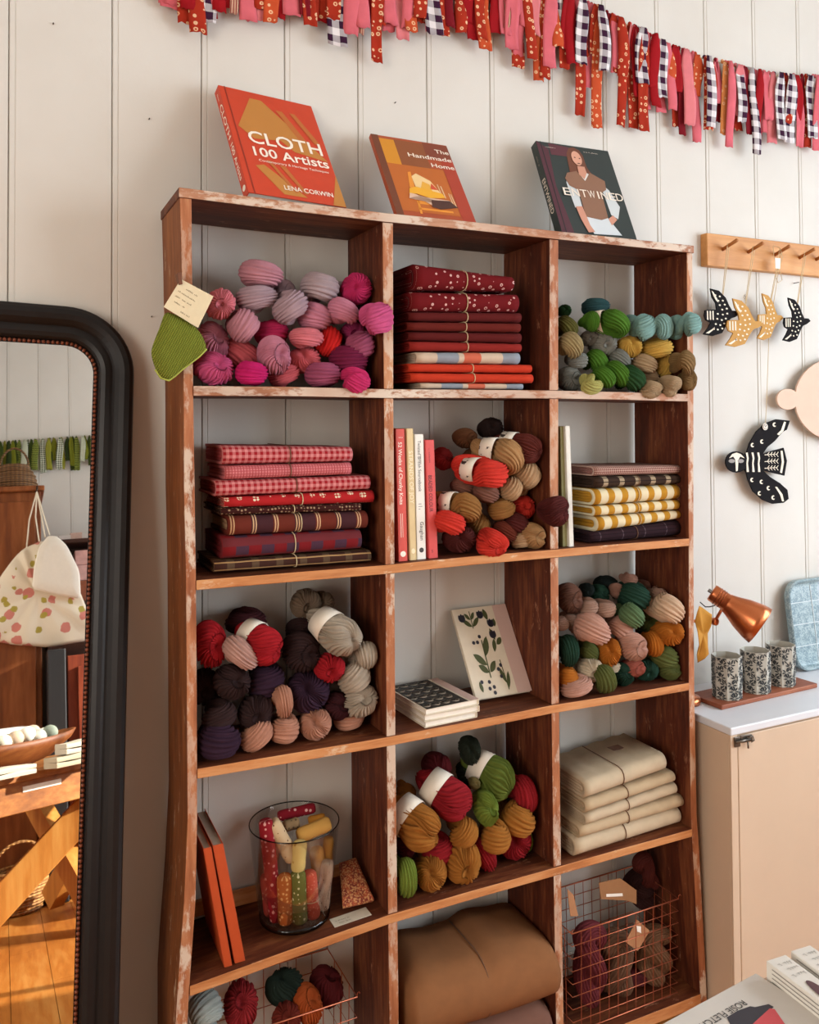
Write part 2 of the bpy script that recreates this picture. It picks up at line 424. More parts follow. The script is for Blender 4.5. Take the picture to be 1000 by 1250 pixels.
def xin(pts, z, side):
    for a, b in zip(pts, pts[1:]):
        if b[2] <= z <= a[2]:
            t = (a[2]-z)/(a[2]-b[2]+1e-9); return a[side]*(1-t)+b[side]*t
    return pts[0][side] if z > pts[0][2] else pts[-1][side]
SHELF_PX = [
    [(219, 229), (235, 231), (350, 246), (467, 260), (575, 271), (675, 282), (760, 291), (845, 300)],
    [(236, 471), (350, 472), (474, 475), (575, 475.5), (671, 476.5), (760, 478.5), (840, 481)],
    [(239, 708), (350, 699), (470.5, 689.5), (575, 679), (672, 671), (760, 663.5), (842, 657)],
    [(240.6, 938), (350, 920), (472.6, 899.5), (575, 880), (673, 860.6), (760, 847), (842, 833)],
    [(232, 1203), (350, 1160), (473.6, 1116.6), (575, 1087), (676, 1059), (760, 1035), (845, 1011.5)]]
TH = .0195
shelf_z = []   # list of (xs, zs) giving top height of each board
for i, row in enumerate(SHELF_PX):
    P = [PY(a, b, 0) for a, b in row]; xs = [p[0] for p in P]; zs = [p[2] for p in P]
    if i == 0: xs[0] = lp[0][0]-.002; xs[-1] = rp[0][1]+.002
    else:
        xs[0] = xin(lp, zs[0], 1)-.0005; xs[-1] = xin(rp, zs[-1], 0)+.0005
    shelf_z.append((xs, zs))
shelf_z.append(([lp[-1][1], rp[-1][0]], [.055, .048]))
def sz(i, x): return float(np.interp(x, shelf_z[i][0], shelf_z[i][1]))
for i, (xs, zs) in enumerate(shelf_z):
    vs = []; fs = []; fm = []; yf = -.002 if i else -.004; th = TH if i < 5 else .03
    for x, z in zip(xs, zs): vs += [(x, yf, z-th), (x, yf, z), (x, SH_B, z), (x, SH_B, z-th)]
    for k in range(len(xs)-1):
        j = k*4; q = j+4; fs += [(j, j+1, q+1, q), (j+1, j+2, q+2, q+1), (j+2, j+3, q+3, q+2), (j+3, j, q, q+3)]; fm += [1, 0, 0, 0]
    e = (len(xs)-1)*4; fs += [(0, 3, 2, 1), (e, e+1, e+2, e+3)]; fm += [0, 0]
    bevel(mk('top_board' if i == 0 else 'shelf_board', vs, fs, None, shelf, mats=[M_SHELFH, M_EDGETOP if i < 2 else M_EDGEH], fmat=fm), .0018, 2)
DIV = [[(467, 480), (468.6, 480.5), (470.5, 482), (472, 483), (473.8, 485.5), (475, 488)], [(671, 682), (671, 682), (672, 682), (673.5, 683), (676, 685.5), (679, 688)]]
DIVX = [[], []]
for d in range(2):
    for i in range(5):
        a, b = DIV[d][i], DIV[d][i+1]
        ya = float(np.interp(a[0], [q[0] for q in SHELF_PX[i]], [q[1] for q in SHELF_PX[i]]))
        x0, x1 = PY(a[0], ya, 0)[0], PY(a[1], ya, 0)[0]
        if i < 4:
            yb = float(np.interp(b[0], [q[0] for q in SHELF_PX[i+1]], [q[1] for q in SHELF_PX[i+1]])); u0, u1 = PY(b[0], yb, 0)[0], PY(b[1], yb, 0)[0]
        else: u0, u1 = x0+.003, x1+.003
        zt, zb = sz(i, x0)-TH, sz(i+1, x0)
        panel('divider', [(x0+(u0-x0)*t, x1+(u1-x1)*t, zt+(zb-zt)*t) for t in (0, .25, .5, .75, 1)], M_SHELFV, M_EDGEV, .0006 if d else .0)
        DIVX[d].append((x0, x1, u0, u1))
G().box(lp[0][1], DIVX[0][3][0], SH_B-.012, SH_B-.001, sz(4, .2)-.0, sz(4, .2)+.03).obj('back_rail', M_EDGEH, shelf)
def cell_x(r, c):
    """interior left / right of a cell"""
    zm = (sz(r, .3)+sz(r+1, .3))/2
    left = [xin(lp, zm, 1), DIVX[0][r][3], DIVX[1][r][3]][c]; right = [DIVX[0][r][0], DIVX[1][r][0], xin(rp, zm, 0)][c]
    return left, right
# ================================================================== yarn skeins
LR = 1.55
VAL = (0.0, .72, 1.0, 1.0, .72)      # radius of a strand across its width, lowest in the gap between strands
def sk_u(seed, twist, n=18, Lr=LR, leg=.13, legr=.19):
    r = np.random.default_rng(seed); rh = .22; rt = .30; y0 = .52; path = []; rad = []
    ys = np.linspace(y0, Lr, 16)
    def leg_pt(y, sg):
        f = (y-y0)/(Lr-y0); ph = twist*2*math.pi*f; rr = rh+(leg-rh)*min(1, f*2.5); return (sg*rr*math.cos(ph), y, sg*rr*math.sin(ph))
    def leg_r(y):
        f = (y-y0)/(Lr-y0); a = .29+(legr-.29)*min(1, f*3); return a*(1 if f < .9 else 1-(f-.9)*6)
    for y in ys[::-1]: path.append(leg_pt(y, -1)); rad.append(leg_r(y))
    for th in np.linspace(-math.pi/2, math.pi/2, 24)[1:-1]: path.append((rh*math.sin(th), y0-rh*math.cos(th), 0)); rad.append(rt)
    for y in ys: path.append(leg_pt(y, 1)); rad.append(leg_r(y))
    P = np.array(path); m = len(P); R = n*5; vs = []; prev = V(0, 0, 1); off = r.uniform(-.05, .03, n); sw = r.uniform(-.5, .5); ph0 = r.uniform(0, 6); wob = r.uniform(0, 6, n)
    for i in range(m):
        t = nrm(P[min(i+1, m-1)]-P[max(i-1, 0)]); u = nrm(prev-t*(prev @ t)); prev = u; q = np.cross(t, u); s = i/m
        for k in range(R):
            st, jj = divmod(k, 5); a0 = 2*math.pi*k/R; a = a0+sw*s*4+.10*math.sin(9*s+a0*2+ph0)+.05*math.sin(14*s+wob[st])
            rr = rad[i]*(1-.20*(1-VAL[jj])+off[st]*VAL[jj]*math.cos(6*s+wob[st])+.045*math.sin(a*2+5*s+ph0)); vs.append(P[i]+(u*math.cos(a)+q*math.sin(a))*rr)
    vs = np.array(vs); fr_ = vs[vs[:, 1] < .6] if Lr < 2 else vs; vs[:, 0] *= .5/np.abs(fr_[:, 0]).max(); vs[:, 2] *= .5/np.abs(fr_[:, 2]).max()
    fs = [(i*R+k, i*R+(k+1) % R, (i+1)*R+(k+1) % R, (i+1)*R+k) for i in range(m-1) for k in range(R)]
    fs += [tuple(range(R-1, -1, -1)), tuple((m-1)*R+k for k in range(R))]; return vs, fs
def sk_b(seed, n=30, Lr=LR):
    r = np.random.default_rng(seed); T = 30; R = n*5; vs = []; ax = nrm((r.uniform(-.55, .55), -1, r.uniform(-.5, .5))); u = nrm(np.cross(ax, V(0, 0, 1))); q = np.cross(ax, u)
    off = r.uniform(-.04, .03, n); sw = r.uniform(-.7, .7); ph = r.uniform(0, 6); cd = r.uniform(0, 6); wob = r.uniform(0, 6, n)
    for i in range(T+1):
        t = math.pi*i/T; s = math.sin(t)
        for k in range(R):
            st, jj = divmod(k, 5); a0 = 2*math.pi*k/R; a = a0+sw*t+.22*math.sin(2*t+3*a0+ph)*s+.05*math.sin(5*t+wob[st])*s
            crease = .18*math.exp(-((math.cos(a-cd)*t)/.20)**2)*math.exp(-(t/1.2)**2)
            rr = .5*(1-.17*(1-VAL[jj])*s**.5+off[st]*VAL[jj]*s-.20*math.exp(-(t/.25)**2)-crease+.06*math.sin(2*a+ph)*s)
            p = (ax*math.cos(t)+(u*math.cos(a)+q*math.sin(a))*s)*rr; y = p[1]
            if y > 0:
                f = y/.5; p = V(p[0]*(1-.12*f), y*(Lr-.5)/.5*(.7+.3*f), p[2]*(1-.12*f))
            vs.append(p+V(0, .5, 0))
    fs = [(i*R+k, (i+1)*R+k, (i+1)*R+(k+1) % R, i*R+(k+1) % R) for i in range(T) for k in range(R)]
    vs = np.array(vs); vs[:, 0] -= (vs[:, 0].max()+vs[:, 0].min())/2; vs[:, 2] -= (vs[:, 2].max()+vs[:, 2].min())/2; vs[:, 0] *= .5/vs[:, 0].max(); vs[:, 2] *= .5/vs[:, 2].max(); return vs, fs
def raw_mesh(name, vs, fs):
    me = bpy.data.meshes.new(name); me.from_pydata(np.asarray(vs).tolist(), [], fs); me.polygons.foreach_set('use_smooth', [True]*len(me.polygons))
    b = bmesh.new(); b.from_mesh(me); bmesh.ops.remove_doubles(b, verts=b.verts, dist=1e-5); bmesh.ops.recalc_face_normals(b, faces=b.faces); b.to_mesh(me); b.free()
    me.materials.append(None); me.update(); return me
SK = {'u': [raw_mesh('skein', *sk_u(s, tw)) for s, tw in ((1, .5), (2, .7), (3, -.6), (9, .9))], 'b': [raw_mesh('skein', *sk_b(s)) for s in (4, 5, 6, 12)],
      's': [raw_mesh('skein', *sk_u(s, tw, leg=.17, legr=.29, Lr=2.4)) for s, tw in ((7, .75), (8, -.7))]}
def band_mesh():
    g = G(); n = 28; pr = [(.80, .47), (.98, .44), (1.2, .40)]; vs = []
    for y, r in pr+[(1.2, .385), (.98, .425), (.80, .455)]:
        for k in range(n): a = 2*math.pi*k/n; vs.append((r*math.cos(a), y, r*math.sin(a)))
    m = 6; g.add(vs, [(i*n+k, i*n+(k+1) % n, ((i+1) % m)*n+(k+1) % n, ((i+1) % m)*n+k) for i in range(m) for k in range(n)])
    return raw_mesh('paper_band', g.v, g.f)
BAND = band_mesh()
def bandmat():
    t = NT('yarn_label'); n = t.noise(t.coord('Object', (1, 1, 1)), 5, 2); t.base(t.mix(t.ramp(n, [(.60, (0, 0, 0, 1)), (.62, (1, 1, 1, 1))]), lin('e4d9c8'), lin('3a302b')), .7); return t.m
M_BAND = bandmat(); M_BANDW = plain('e2d6c4', .7)
_cnt = {'u': 0, 'b': 0, 's': 0}
def skein_frame(cell, e, Yf):
    """axes and the spheres that stand for a skein whose front lies at depth Yf"""
    r, c = cell; cl, cr = cell_x(r, c); px, py, wpx, hpx, ang, kind, dirv, free = e
    C0 = PY(px, py, Yf); mpp = depth(C0)/FPX; wm, hm = wpx*mpp, hpx*mpp; mn_ = min(wm, hm)
    C0 = PY(px, py, Yf+.32*mn_); rh = nrm(V(*ray(px, py)[:2], 0)); a = math.radians(ang)
    d = nrm(V(0, 1, 0)*.7+rh*.3) if dirv is None else nrm(V(*dirv))
    if not free and dirv is None and C0[0]+d[0]*LR*.5*(wm+hm)+.4*mn_ > cr: d = V(0, 1, 0)
    e_r = nrm(np.cross(d, V(0, 0, 1))); e_u = np.cross(e_r, d)
    exv = e_r*math.cos(a)-e_u*math.sin(a); ezv = e_r*math.sin(a)+e_u*math.cos(a)
    if kind == 's': sy = wm/2.4
    else: sy = .5*(wm+hm)*(.62 if free and dirv is not None else 1)
    def spheres(C0):
        if kind == 's': return [(C0+exv*wm*t, hm*.42) for t in (-.38, -.13, .13, .38)]
        big, sm = (exv, ezv) if wm >= hm else (ezv, exv); B, S_ = max(wm, hm), mn_
        k = max(0, (B-S_)/2); out = [(C0-big*k, S_*.47), (C0+big*k, S_*.47)]+([(C0, S_*.5)] if k > .1*S_ else [])
        out += [(C0+d*sy*.45, S_*.42), (C0+d*sy*.9, S_*.33)]; return out
    if not free:
        for _ in range(2):
            sp = spheres(C0); z0 = sz(r+1, C0[0])
            C0 = C0+V(max(0, max(cl+.003-(q[0]-rad*1.06) for q, rad in sp)), 0, max(0, max(z0+.001-(q[2]-rad*1.06) for q, rad in sp)))
            sp = spheres(C0); C0 = C0-V(max(0, max(q[0]+rad*1.06-cr+.003 for q, rad in sp)), 0, 0)
            sp = spheres(C0); C0 = C0-V(0, max(0, max(q[1]+rad-SH_B for q, rad in sp)), 0)
    return C0, d, exv, ezv, wm, hm, sy, spheres(C0)
def put_skein(cell, e, Yf, hexc, label, group, bandm, placed, push=True):
    kind = e[5]; best = None
    for step in range(9 if push else 1):
        fr = skein_frame(cell, e, Yf+.005*step); pen = 0
        for q, rad in fr[7]:
            for sp in placed:
                for q2, r2 in sp:
                    v = (rad+r2)*.87-np.linalg.norm(q-q2)
                    if v > 0: pen += v*v
        if best is None or pen < best[0]*.9: best = (pen, fr)
        if pen < 1e-7 or fr[0][1]+.5*fr[6] > SH_B-.01: break
    C0, d, exv, ezv, wm, hm, sy, sp = best[1]; placed.append(sp)
    me = SK[kind][_cnt[kind] % len(SK[kind])]; _cnt[kind] += 1
    if kind == 's':
        pos = C0-exv*wm/2; m = np.stack([ezv*hm, exv*sy, np.cross(ezv, exv)*hm], 1)
    else:
        pos = C0-d*.42*sy; m = np.stack([exv*wm, d*sy, ezv*hm], 1)
    o = bpy.data.objects.new('yarn_skein', me); COL.objects.link(o)
    o.matrix_world = Matrix(((*m[0], pos[0]), (*m[1], pos[1]), (*m[2], pos[2]), (0, 0, 0, 1)))
    o.material_slots[0].link = 'OBJECT'; o.material_slots[0].material = yarn(hexc)
    tag(o, label, 'yarn skein', group)
    if bandm:
        b = bpy.data.objects.new('paper_band', BAND); COL.objects.link(b); b.parent = o; b.material_slots[0].link = 'OBJECT'; b.material_slots[0].material = bandm
        b['label'] = 'pale paper band around the yarn'
    return o
SHORT = {}
def pile(cell, org, s, phrase, group, lst, names, grow=1.04):
    ox, oy = org; jobs = []; placed = []; made = []
    for e in lst:
        zx, zy, w_, h_, ang, kind, col = e[:7]; op = e[7] if len(e) > 7 else {}
        yf = .085 if op.get('k') else op.get('y', .014+.012*random.random())
        hx, nm = names[col]; pre = ('half-hidden ' if op.get('k') else '')+nm+' skein '+('with paper band ' if op.get('band') else '')
        jobs.append((yf, (ox+zx/s, oy+zy/s, w_/s*grow, h_/s*grow, ang, kind, op.get('dir'), op.get('free', False)), hx, pre, op.get('band'), nm))
    for yf, e, hx, pre, bd, nm in sorted(jobs, key=lambda q: q[0]): made.append((put_skein(cell, e, yf, hx, pre+phrase, group, bd, placed), e[0], e[1], nm, pre, yf))
    short = phrase.split(' pile')[0]+' pile'; used = set(); cnt = {}
    for m in made: cnt[m[4]] = cnt.get(m[4], 0)+1
    for o, x, y, nm, pre, yf in made:
        if cnt[pre] < 2: continue
        near = sorted([m for m in made if m[3] != nm and m[5] < .07], key=lambda m: (m[1]-x)**2+(m[2]-y)**2)[:6]; lab = None; opts = []
        def rel(m):
            dx, dy = m[1]-x, m[2]-y
            return 'below' if dy < -abs(dx)*1.1 else 'above' if dy > abs(dx)*1.1 else 'beside'
        for m in near: opts.append(f"{pre}{rel(m)} the {m[3]} one {short}")
        for m in near[:4]:
            for m2 in near[:4]:
                if m is not m2 and m[3] != m2[3]: opts.append(f"{pre}between the {m[3]} and {m2[3]} ones {short}")
        for q in opts:
            if q not in used and len(q.split()) <= 16: lab = q; break
        if lab: used.add(lab); o['label'] = lab
K = {'k': 1}
LEFTUP = (-.55, .78, .30)
PINK = {'dr': ('c98a96', 'dusty rose'), 'mg': ('b79aa2', 'grey mauve'), 'pm': ('b8a2a6', 'pale mauve'), 'hp': ('d8316e', 'hot pink'), 'lp': ('d98aa2', 'light pink'), 'pk': ('d2859a', 'soft pink'),
        'rp': ('d6588a', 'rose pink'), 'sa': ('e8808a', 'salmon pink'), 'cr': ('b01c4c', 'crimson'), 'co': ('e56a72', 'coral pink'), 're': ('e32322', 'bright red'), 'mr': ('b03468', 'deep raspberry'),
        'pl': ('7a1740', 'dark plum'), 'mv': ('a8506f', 'plum mauve'), 'ma': ('d11a6c', 'magenta')}
pile((0, 0), (170, 290), 3.03, 'in the pink pile in the cubby with the green sock', 'pink yarn skeins', [
    (540, 195, 80, 80, 0, 'b', 'mg', K), (750, 200, 80, 75, 0, 'b', 'pm', K), (490, 350, 130, 95, 0, 'u', 'cr', {'y': .05}),
    (450, 132, 170, 98, 5, 'u', 'dr', {'y': .05}), (435, 222, 160, 100, -8, 'u', 'mg', {'y': .035}), (560, 255, 145, 110, -35, 'u', 'mg'), (670, 182, 145, 105, 15, 'u', 'pm', {'y': .04}),
    (820, 190, 120, 112, -60, 'b', 'hp', {'y': .03}), (757, 270, 128, 92, 25, 'u', 'lp'), (650, 290, 132, 102, 10, 'u', 'pk'), (893, 300, 130, 112, -10, 'u', 'rp', {'y': -.05, 'free': 1, 'dir': (-.35, .9, .05)}),
    (620, 368, 130, 76, 5, 'u', 'sa'), (385, 325, 125, 108, -50, 'u', 'dr'), (300, 245, 112, 118, 20, 'b', 'sa'), (275, 385, 120, 150, 0, 'b', 'lp'),
    (380, 435, 150, 118, 40, 'u', 'co'), (500, 435, 122, 145, 0, 'b', 'pk', {'y': .0}), (612, 452, 122, 102, 5, 'b', 'co'), (700, 383, 115, 90, -60, 'u', 're'),
    (790, 355, 95, 90, 0, 'b', 'mr'), (775, 450, 150, 112, 0, 'u', 'pl'), (875, 400, 112, 98, -15, 'u', 'mv'), (880, 470, 95, 88, 0, 'u', 'mv'),
    (280, 505, 145, 125, 0, 'b', 'rp', {'y': .0}), (415, 542, 125, 88, 0, 'u', 'ma', {'y': -.01}), (535, 525, 122, 82, -15, 'u', 'co'), (680, 522, 142, 92, -5, 'u', 'mv'), (810, 540, 122, 92, 20, 'u', 'hp', {'y': -.02, 'free': 1, 'dir': (-.3, .7, .6)}),
    (210, 470, 70, 80, 0, 'b', 'mr')], PINK)
GREEN = {'dg': ('20471f', 'dark green'), 'dt': ('2f5456', 'dark teal'), 'ob': ('5d5a26', 'olive brown'), 'gr': ('4b7a1e', 'grass green'), 'te': ('86ada6', 'pale teal'), 'kh': ('a89468', 'khaki'),
         'gt': ('7d7568', 'grey taupe'), 'gs': ('96948a', 'speckled grey'), 'gy': ('7f8078', 'slate grey'), 'ye': ('dcae50', 'mustard yellow'), 'be': ('b89a76', 'beige'), 'bt': ('87683f', 'brown tan'), 'yg': ('b9b468', 'pale yellow green')}
pile((0, 2), (670, 350), 5, 'in the green and yellow pile beside the peg rail', 'green and yellow yarn skeins', [
    (100, 145, 85, 75, 0, 'b', 'dg', K), (295, 112, 175, 95, 0, 'u', 'dt', K), (115, 245, 150, 120, 50, 'u', 'ob'), (268, 210, 130, 95, 90, 'u', 'gr', {'y': .02}), (415, 225, 225, 135, 30, 'u', 'gr', {'band': M_BAND, 'dir': (-.5, .84, .1), 'y': .0}),
    (250, 315, 115, 95, 0, 'b', 'gt', {'y': .05}), (340, 350, 165, 142, 10, 'b', 'gs'), (140, 355, 170, 150, 55, 'u', 'kh', {'y': 0}), (180, 450, 130, 100, 0, 'u', 'gy'), (435, 445, 150, 125, 40, 'u', 'gy'),
    (510, 225, 120, 110, 0, 'b', 'te', {'y': .03}), (600, 245, 195, 150, -25, 'u', 'te', {'y': -.012, 'free': 1, 'dir': (-.3, .9, 0)}), (705, 245, 160, 165, 75, 'u', 'te', {'y': -.022, 'free': 1, 'dir': (-.3, .9, 0)}), (790, 248, 150, 150, 60, 'b', 'te', {'y': -.034, 'free': 1, 'dir': (-.3, .9, 0)}), (885, 225, 185, 140, -12, 'u', 'te', {'y': -.052, 'free': 1, 'dir': (-.5, .85, 0)}),
    (500, 365, 150, 132, 20, 'b', 'ye'), (670, 380, 200, 125, -10, 'u', 'ye'), (730, 480, 145, 112, -60, 'u', 'ye'), (820, 345, 115, 105, 0, 'u', 'be', {'y': .05}), (845, 465, 165, 140, 40, 'u', 'bt', {'y': -.045, 'free': 1, 'dir': (-.35, .9, .05)}), (865, 570, 130, 130, 0, 'b', 'bt', {'y': -.045, 'free': 1, 'dir': (-.35, .9, .05)}),
    (297, 452, 150, 118, 60, 'u', 'gr', {'y': .0}), (345, 552, 150, 115, 50, 'u', 'gr', {'y': -.004}), (430, 532, 185, 122, 52, 'u', 'gr', {'y': .0}), (510, 610, 180, 140, 40, 'u', 'dg', {'y': -.01}), (130, 568, 155, 150, 0, 'b', 'gy'), (265, 612, 155, 112, 0, 'u', 'yg', {'y': -.02, 'free': 1, 'dir': (0, .7, .7)}),
    (590, 470, 165, 115, 15, 'u', 'be'), (610, 555, 135, 115, 0, 'u', 'be', {'y': .0}), (635, 640, 160, 120, -20, 'b', 'be', {'y': -.02, 'free': 1, 'dir': (-.2, .7, .65)}), (755, 620, 135, 155, 0, 'b', 'be', {'y': -.025, 'free': 1, 'dir': (-.3, .7, .6)})], GREEN)
BRN = {'db': ('2a1712', 'very dark brown'), 'br': ('6a3f22', 'mid brown'), 'dr': ('8a1c1c', 'dark red'), 'rb': ('622318', 'rust brown'), 'ta': ('b78a5a', 'light tan'), 'ro': ('e03a2c', 'vivid red'), 'be': ('c39c74', 'beige'),
       'mb': ('8a5c4c', 'mauve brown'), 'ca': ('a06e38', 'camel'), 'mo': ('561c18', 'maroon'), 'ru': ('74301e', 'russet')}
pile((1, 1), (520, 500), 5, 'in the brown and red pile beside the upright books', 'brown and red yarn skeins', [
    (400, 115, 155, 135, 0, 'b', 'db', K), (245, 175, 155, 125, 0, 'b', 'br', K), (110, 300, 130, 140, 0, 'b', 'dr', K), (300, 300, 160, 130, 0, 'b', 'br', K),
    (700, 240, 235, 180, 10, 'b', 'rb', {'band': M_BAND, 'dir': (-.6, .75, .22), 'y': 0}), (510, 290, 250, 180, 45, 'u', 'ta', {'band': M_BAND, 'dir': (-.6, .75, .2), 'y': 0}), (405, 390, 265, 175, 5, 'u', 'ro', {'band': M_BAND, 'dir': (-.6, .75, .15), 'y': -.01}),
    (640, 395, 175, 165, -50, 'u', 'be'), (750, 445, 175, 200, 0, 'b', 'be'), (520, 485, 155, 130, -60, 'u', 'be'), (370, 505, 175, 125, 20, 'u', 'mb'), (235, 470, 155, 105, 20, 'u', 'mb', {'y': .04}),
    (255, 600, 235, 170, 30, 'u', 'ca', {'band': M_BAND, 'dir': (-.6, .75, .12), 'y': .0}), (465, 610, 175, 125, -10, 'u', 'ca'), (325, 705, 140, 130, -50, 'u', 'ca'), (150, 690, 205, 150, 25, 'u', 'ro', {'y': -.01}), (630, 600, 165, 150, -60, 'b', 'ro'),
    (812, 622, 225, 190, 0, 'b', 'mo', {'y': -.045, 'free': 1, 'dir': (-.5, .85, .1)}), (560, 690, 140, 115, 30, 'u', 'mo'), (490, 745, 165, 110, 35, 'u', 'ru'), (670, 740, 150, 125, -50, 'u', 'ru'), (210, 845, 205, 165, 0, 'b', 'mo', {'y': 0}),
    (415, 838, 215, 190, 0, 'b', 'ro', {'y': -.025, 'free': 1, 'dir': (0, .7, .7)}), (585, 850, 145, 105, -5, 'u', 'be'), (755, 810, 175, 150, 20, 'b', 'ta', {'y': 0})], BRN)
PLUM = {'re': ('b01620', 'red'), 'dm': ('3f1218', 'dark maroon'), 'pp': ('c89a8c', 'pale pink'), 'tf': ('7a6450', 'fuzzy taupe'), 'cg': ('b8a894', 'pale grey cream'), 'dp': ('36201f', 'dark brown'), 'pu': ('341a2e', 'dark purple'), 'pe': ('c48a70', 'peach pink')}
pile((2, 0), (200, 700), 3.448, 'in the dark plum pile above the glass vase', 'plum and cream yarn skeins', [
    (345, 205, 175, 100, 0, 'u', 'dm', K), (600, 130, 130, 125, 0, 'b', 'tf', K), (660, 125, 110, 100, 0, 'b', 'tf', K), (580, 250, 130, 120, 0, 'b', 'dp', K), (620, 270, 110, 90, 0, 'b', 'tf', K), (175, 480, 130, 150, 0, 'b', 'dp', K),
    (195, 300, 140, 200, 0, 'b', 're'), (325, 335, 180, 112, 45, 'u', 'pp'), (432, 312, 150, 170, 0, 'b', 're', {'band': M_BANDW, 'dir': (-.45, .75, .35), 'y': .01}),
    (755, 272, 190, 160, 20, 'b', 'cg', {'band': M_BANDW, 'dir': (-.45, .7, .45), 'y': 0}), (845, 310, 160, 135, 60, 'u', 'cg', {'y': .03}), (885, 340, 120, 100, 80, 'u', 'cg', {'y': .02}), (800, 435, 145, 130, -30, 'u', 'cg'), (850, 535, 150, 135, -40, 'b', 'cg'),
    (700, 400, 130, 120, 20, 'b', 're'), (580, 335, 160, 170, 0, 'b', 'dp', {'y': .035}), (290, 460, 155, 145, 0, 'b', 'dp'), (430, 455, 160, 135, 0, 'u', 'pu', {'y': .03}), (610, 500, 180, 175, 0, 'b', 'pu', {'y': .025}),
    (505, 540, 140, 85, 85, 'u', 'pe'), (390, 585, 150, 135, 0, 'b', 'dp'), (235, 605, 150, 115, -15, 'u', 'dp'), (230, 735, 185, 140, 0, 'u', 'pu', {'y': 0}), (390, 700, 150, 105, -35, 'u', 'pe'), (510, 660, 125, 118, 10, 'u', 'pe'),
    (640, 655, 135, 130, 0, 'b', 'pe'), (780, 640, 135, 90, -10, 'u', 'pe'), (735, 560, 130, 115, 0, 'b', 'dm', {'y': .035})], PLUM)
MIX = {'dk': ('7d5646', 'dusty brown pink'), 'du': ('b08a76', 'dusty pink'), 'dg': ('1d4030', 'bottle green'), 'bk': ('16211e', 'blackish green'), 'rb': ('a07462', 'rose brown'), 'cp': ('dcb898', 'cream peach'), 'ol': ('5d6430', 'olive green'),
       'sg': ('5f7a52', 'sage green'), 'pk': ('cf9c88', 'peach pink'), 'or': ('c2701e', 'orange'), 'ro': ('b4604e', 'deep rose'), 'cr': ('e0cdb0', 'cream')}
pile((2, 2), (675, 690), 5.556, 'in the mixed green and pink pile beside the copper lamp', 'green, pink and orange yarn skeins', [
    (120, 225, 170, 205, 0, 'b', 'dk', {'y': .05}), (320, 195, 140, 130, 0, 'b', 'dg', K), (375, 140, 155, 115, 0, 'u', 'bk', K), (235, 170, 100, 95, 0, 'b', 'bk', K), (525, 95, 110, 80, 0, 'u', 'rb', K), (630, 150, 125, 105, 0, 'b', 'rb', K), (440, 175, 100, 105, 0, 'b', 'rb', K),
    (245, 285, 140, 110, 0, 'u', 'du', {'y': .05}), (360, 300, 150, 105, 0, 'u', 'du', {'y': .045}), (720, 195, 120, 85, 0, 'u', 'du', {'y': .05}), (560, 215, 225, 190, 30, 'u', 'dg', {'y': .02}), (850, 290, 240, 180, 30, 'u', 'cp', {'y': -.005}),
    (720, 360, 200, 190, -40, 'b', 'ol', {'y': .03}), (540, 345, 190, 150, 35, 'u', 'sg', {'y': .01}), (275, 435, 275, 200, 30, 'u', 'pk', {'y': -.005}), (465, 425, 165, 150, 40, 'u', 'pk'),
    (860, 455, 190, 165, 0, 'b', 'or', {'y': .0}), (690, 535, 175, 115, 88, 'u', 'or'), (550, 555, 195, 195, 0, 'b', 'pk', {'y': .0}), (385, 590, 160, 195, 0, 'b', 'or'), (830, 610, 205, 155, 15, 'u', 'ol'), (695, 655, 145, 95, 0, 'u', 'ol', {'y': .04}),
    (800, 730, 160, 135, 0, 'b', 'ol'), (640, 760, 170, 135, 0, 'b', 'dg'), (550, 705, 165, 115, -15, 'b', 'ro'), (480, 790, 155, 155, 0, 'b', 'dg'), (355, 820, 195, 150, 80, 'u', 'ol', {'y': -.005}), (260, 715, 175, 162, 0, 'b', 'cr'), (405, 690, 125, 75, 0, 'u', 'cr', {'y': .04}),
    (250, 585, 155, 125, 40, 'u', 'ol', {'y': .04}), (110, 580, 220, 150, 88, 'u', 'dg'), (105, 765, 145, 145, 0, 'u', 'or'), (165, 850, 235, 125, -10, 'u', 'pk', {'y': 0}), (60, 400, 110, 95, 0, 'u', 'du', {'y': .05}), (115, 370, 110, 80, 0, 'u', 'du', {'y': .06})], MIX)
MUS = {'dr': ('5e0f16', 'dark crimson'), 'dg': ('232a1c', 'dark green'), 'gr': ('66762c', 'olive green'), 're': ('9c1620', 'red'), 'lg': ('768a32', 'light green'), 'mu': ('b0702a', 'mustard'), 'kh': ('8a7a48', 'khaki')}
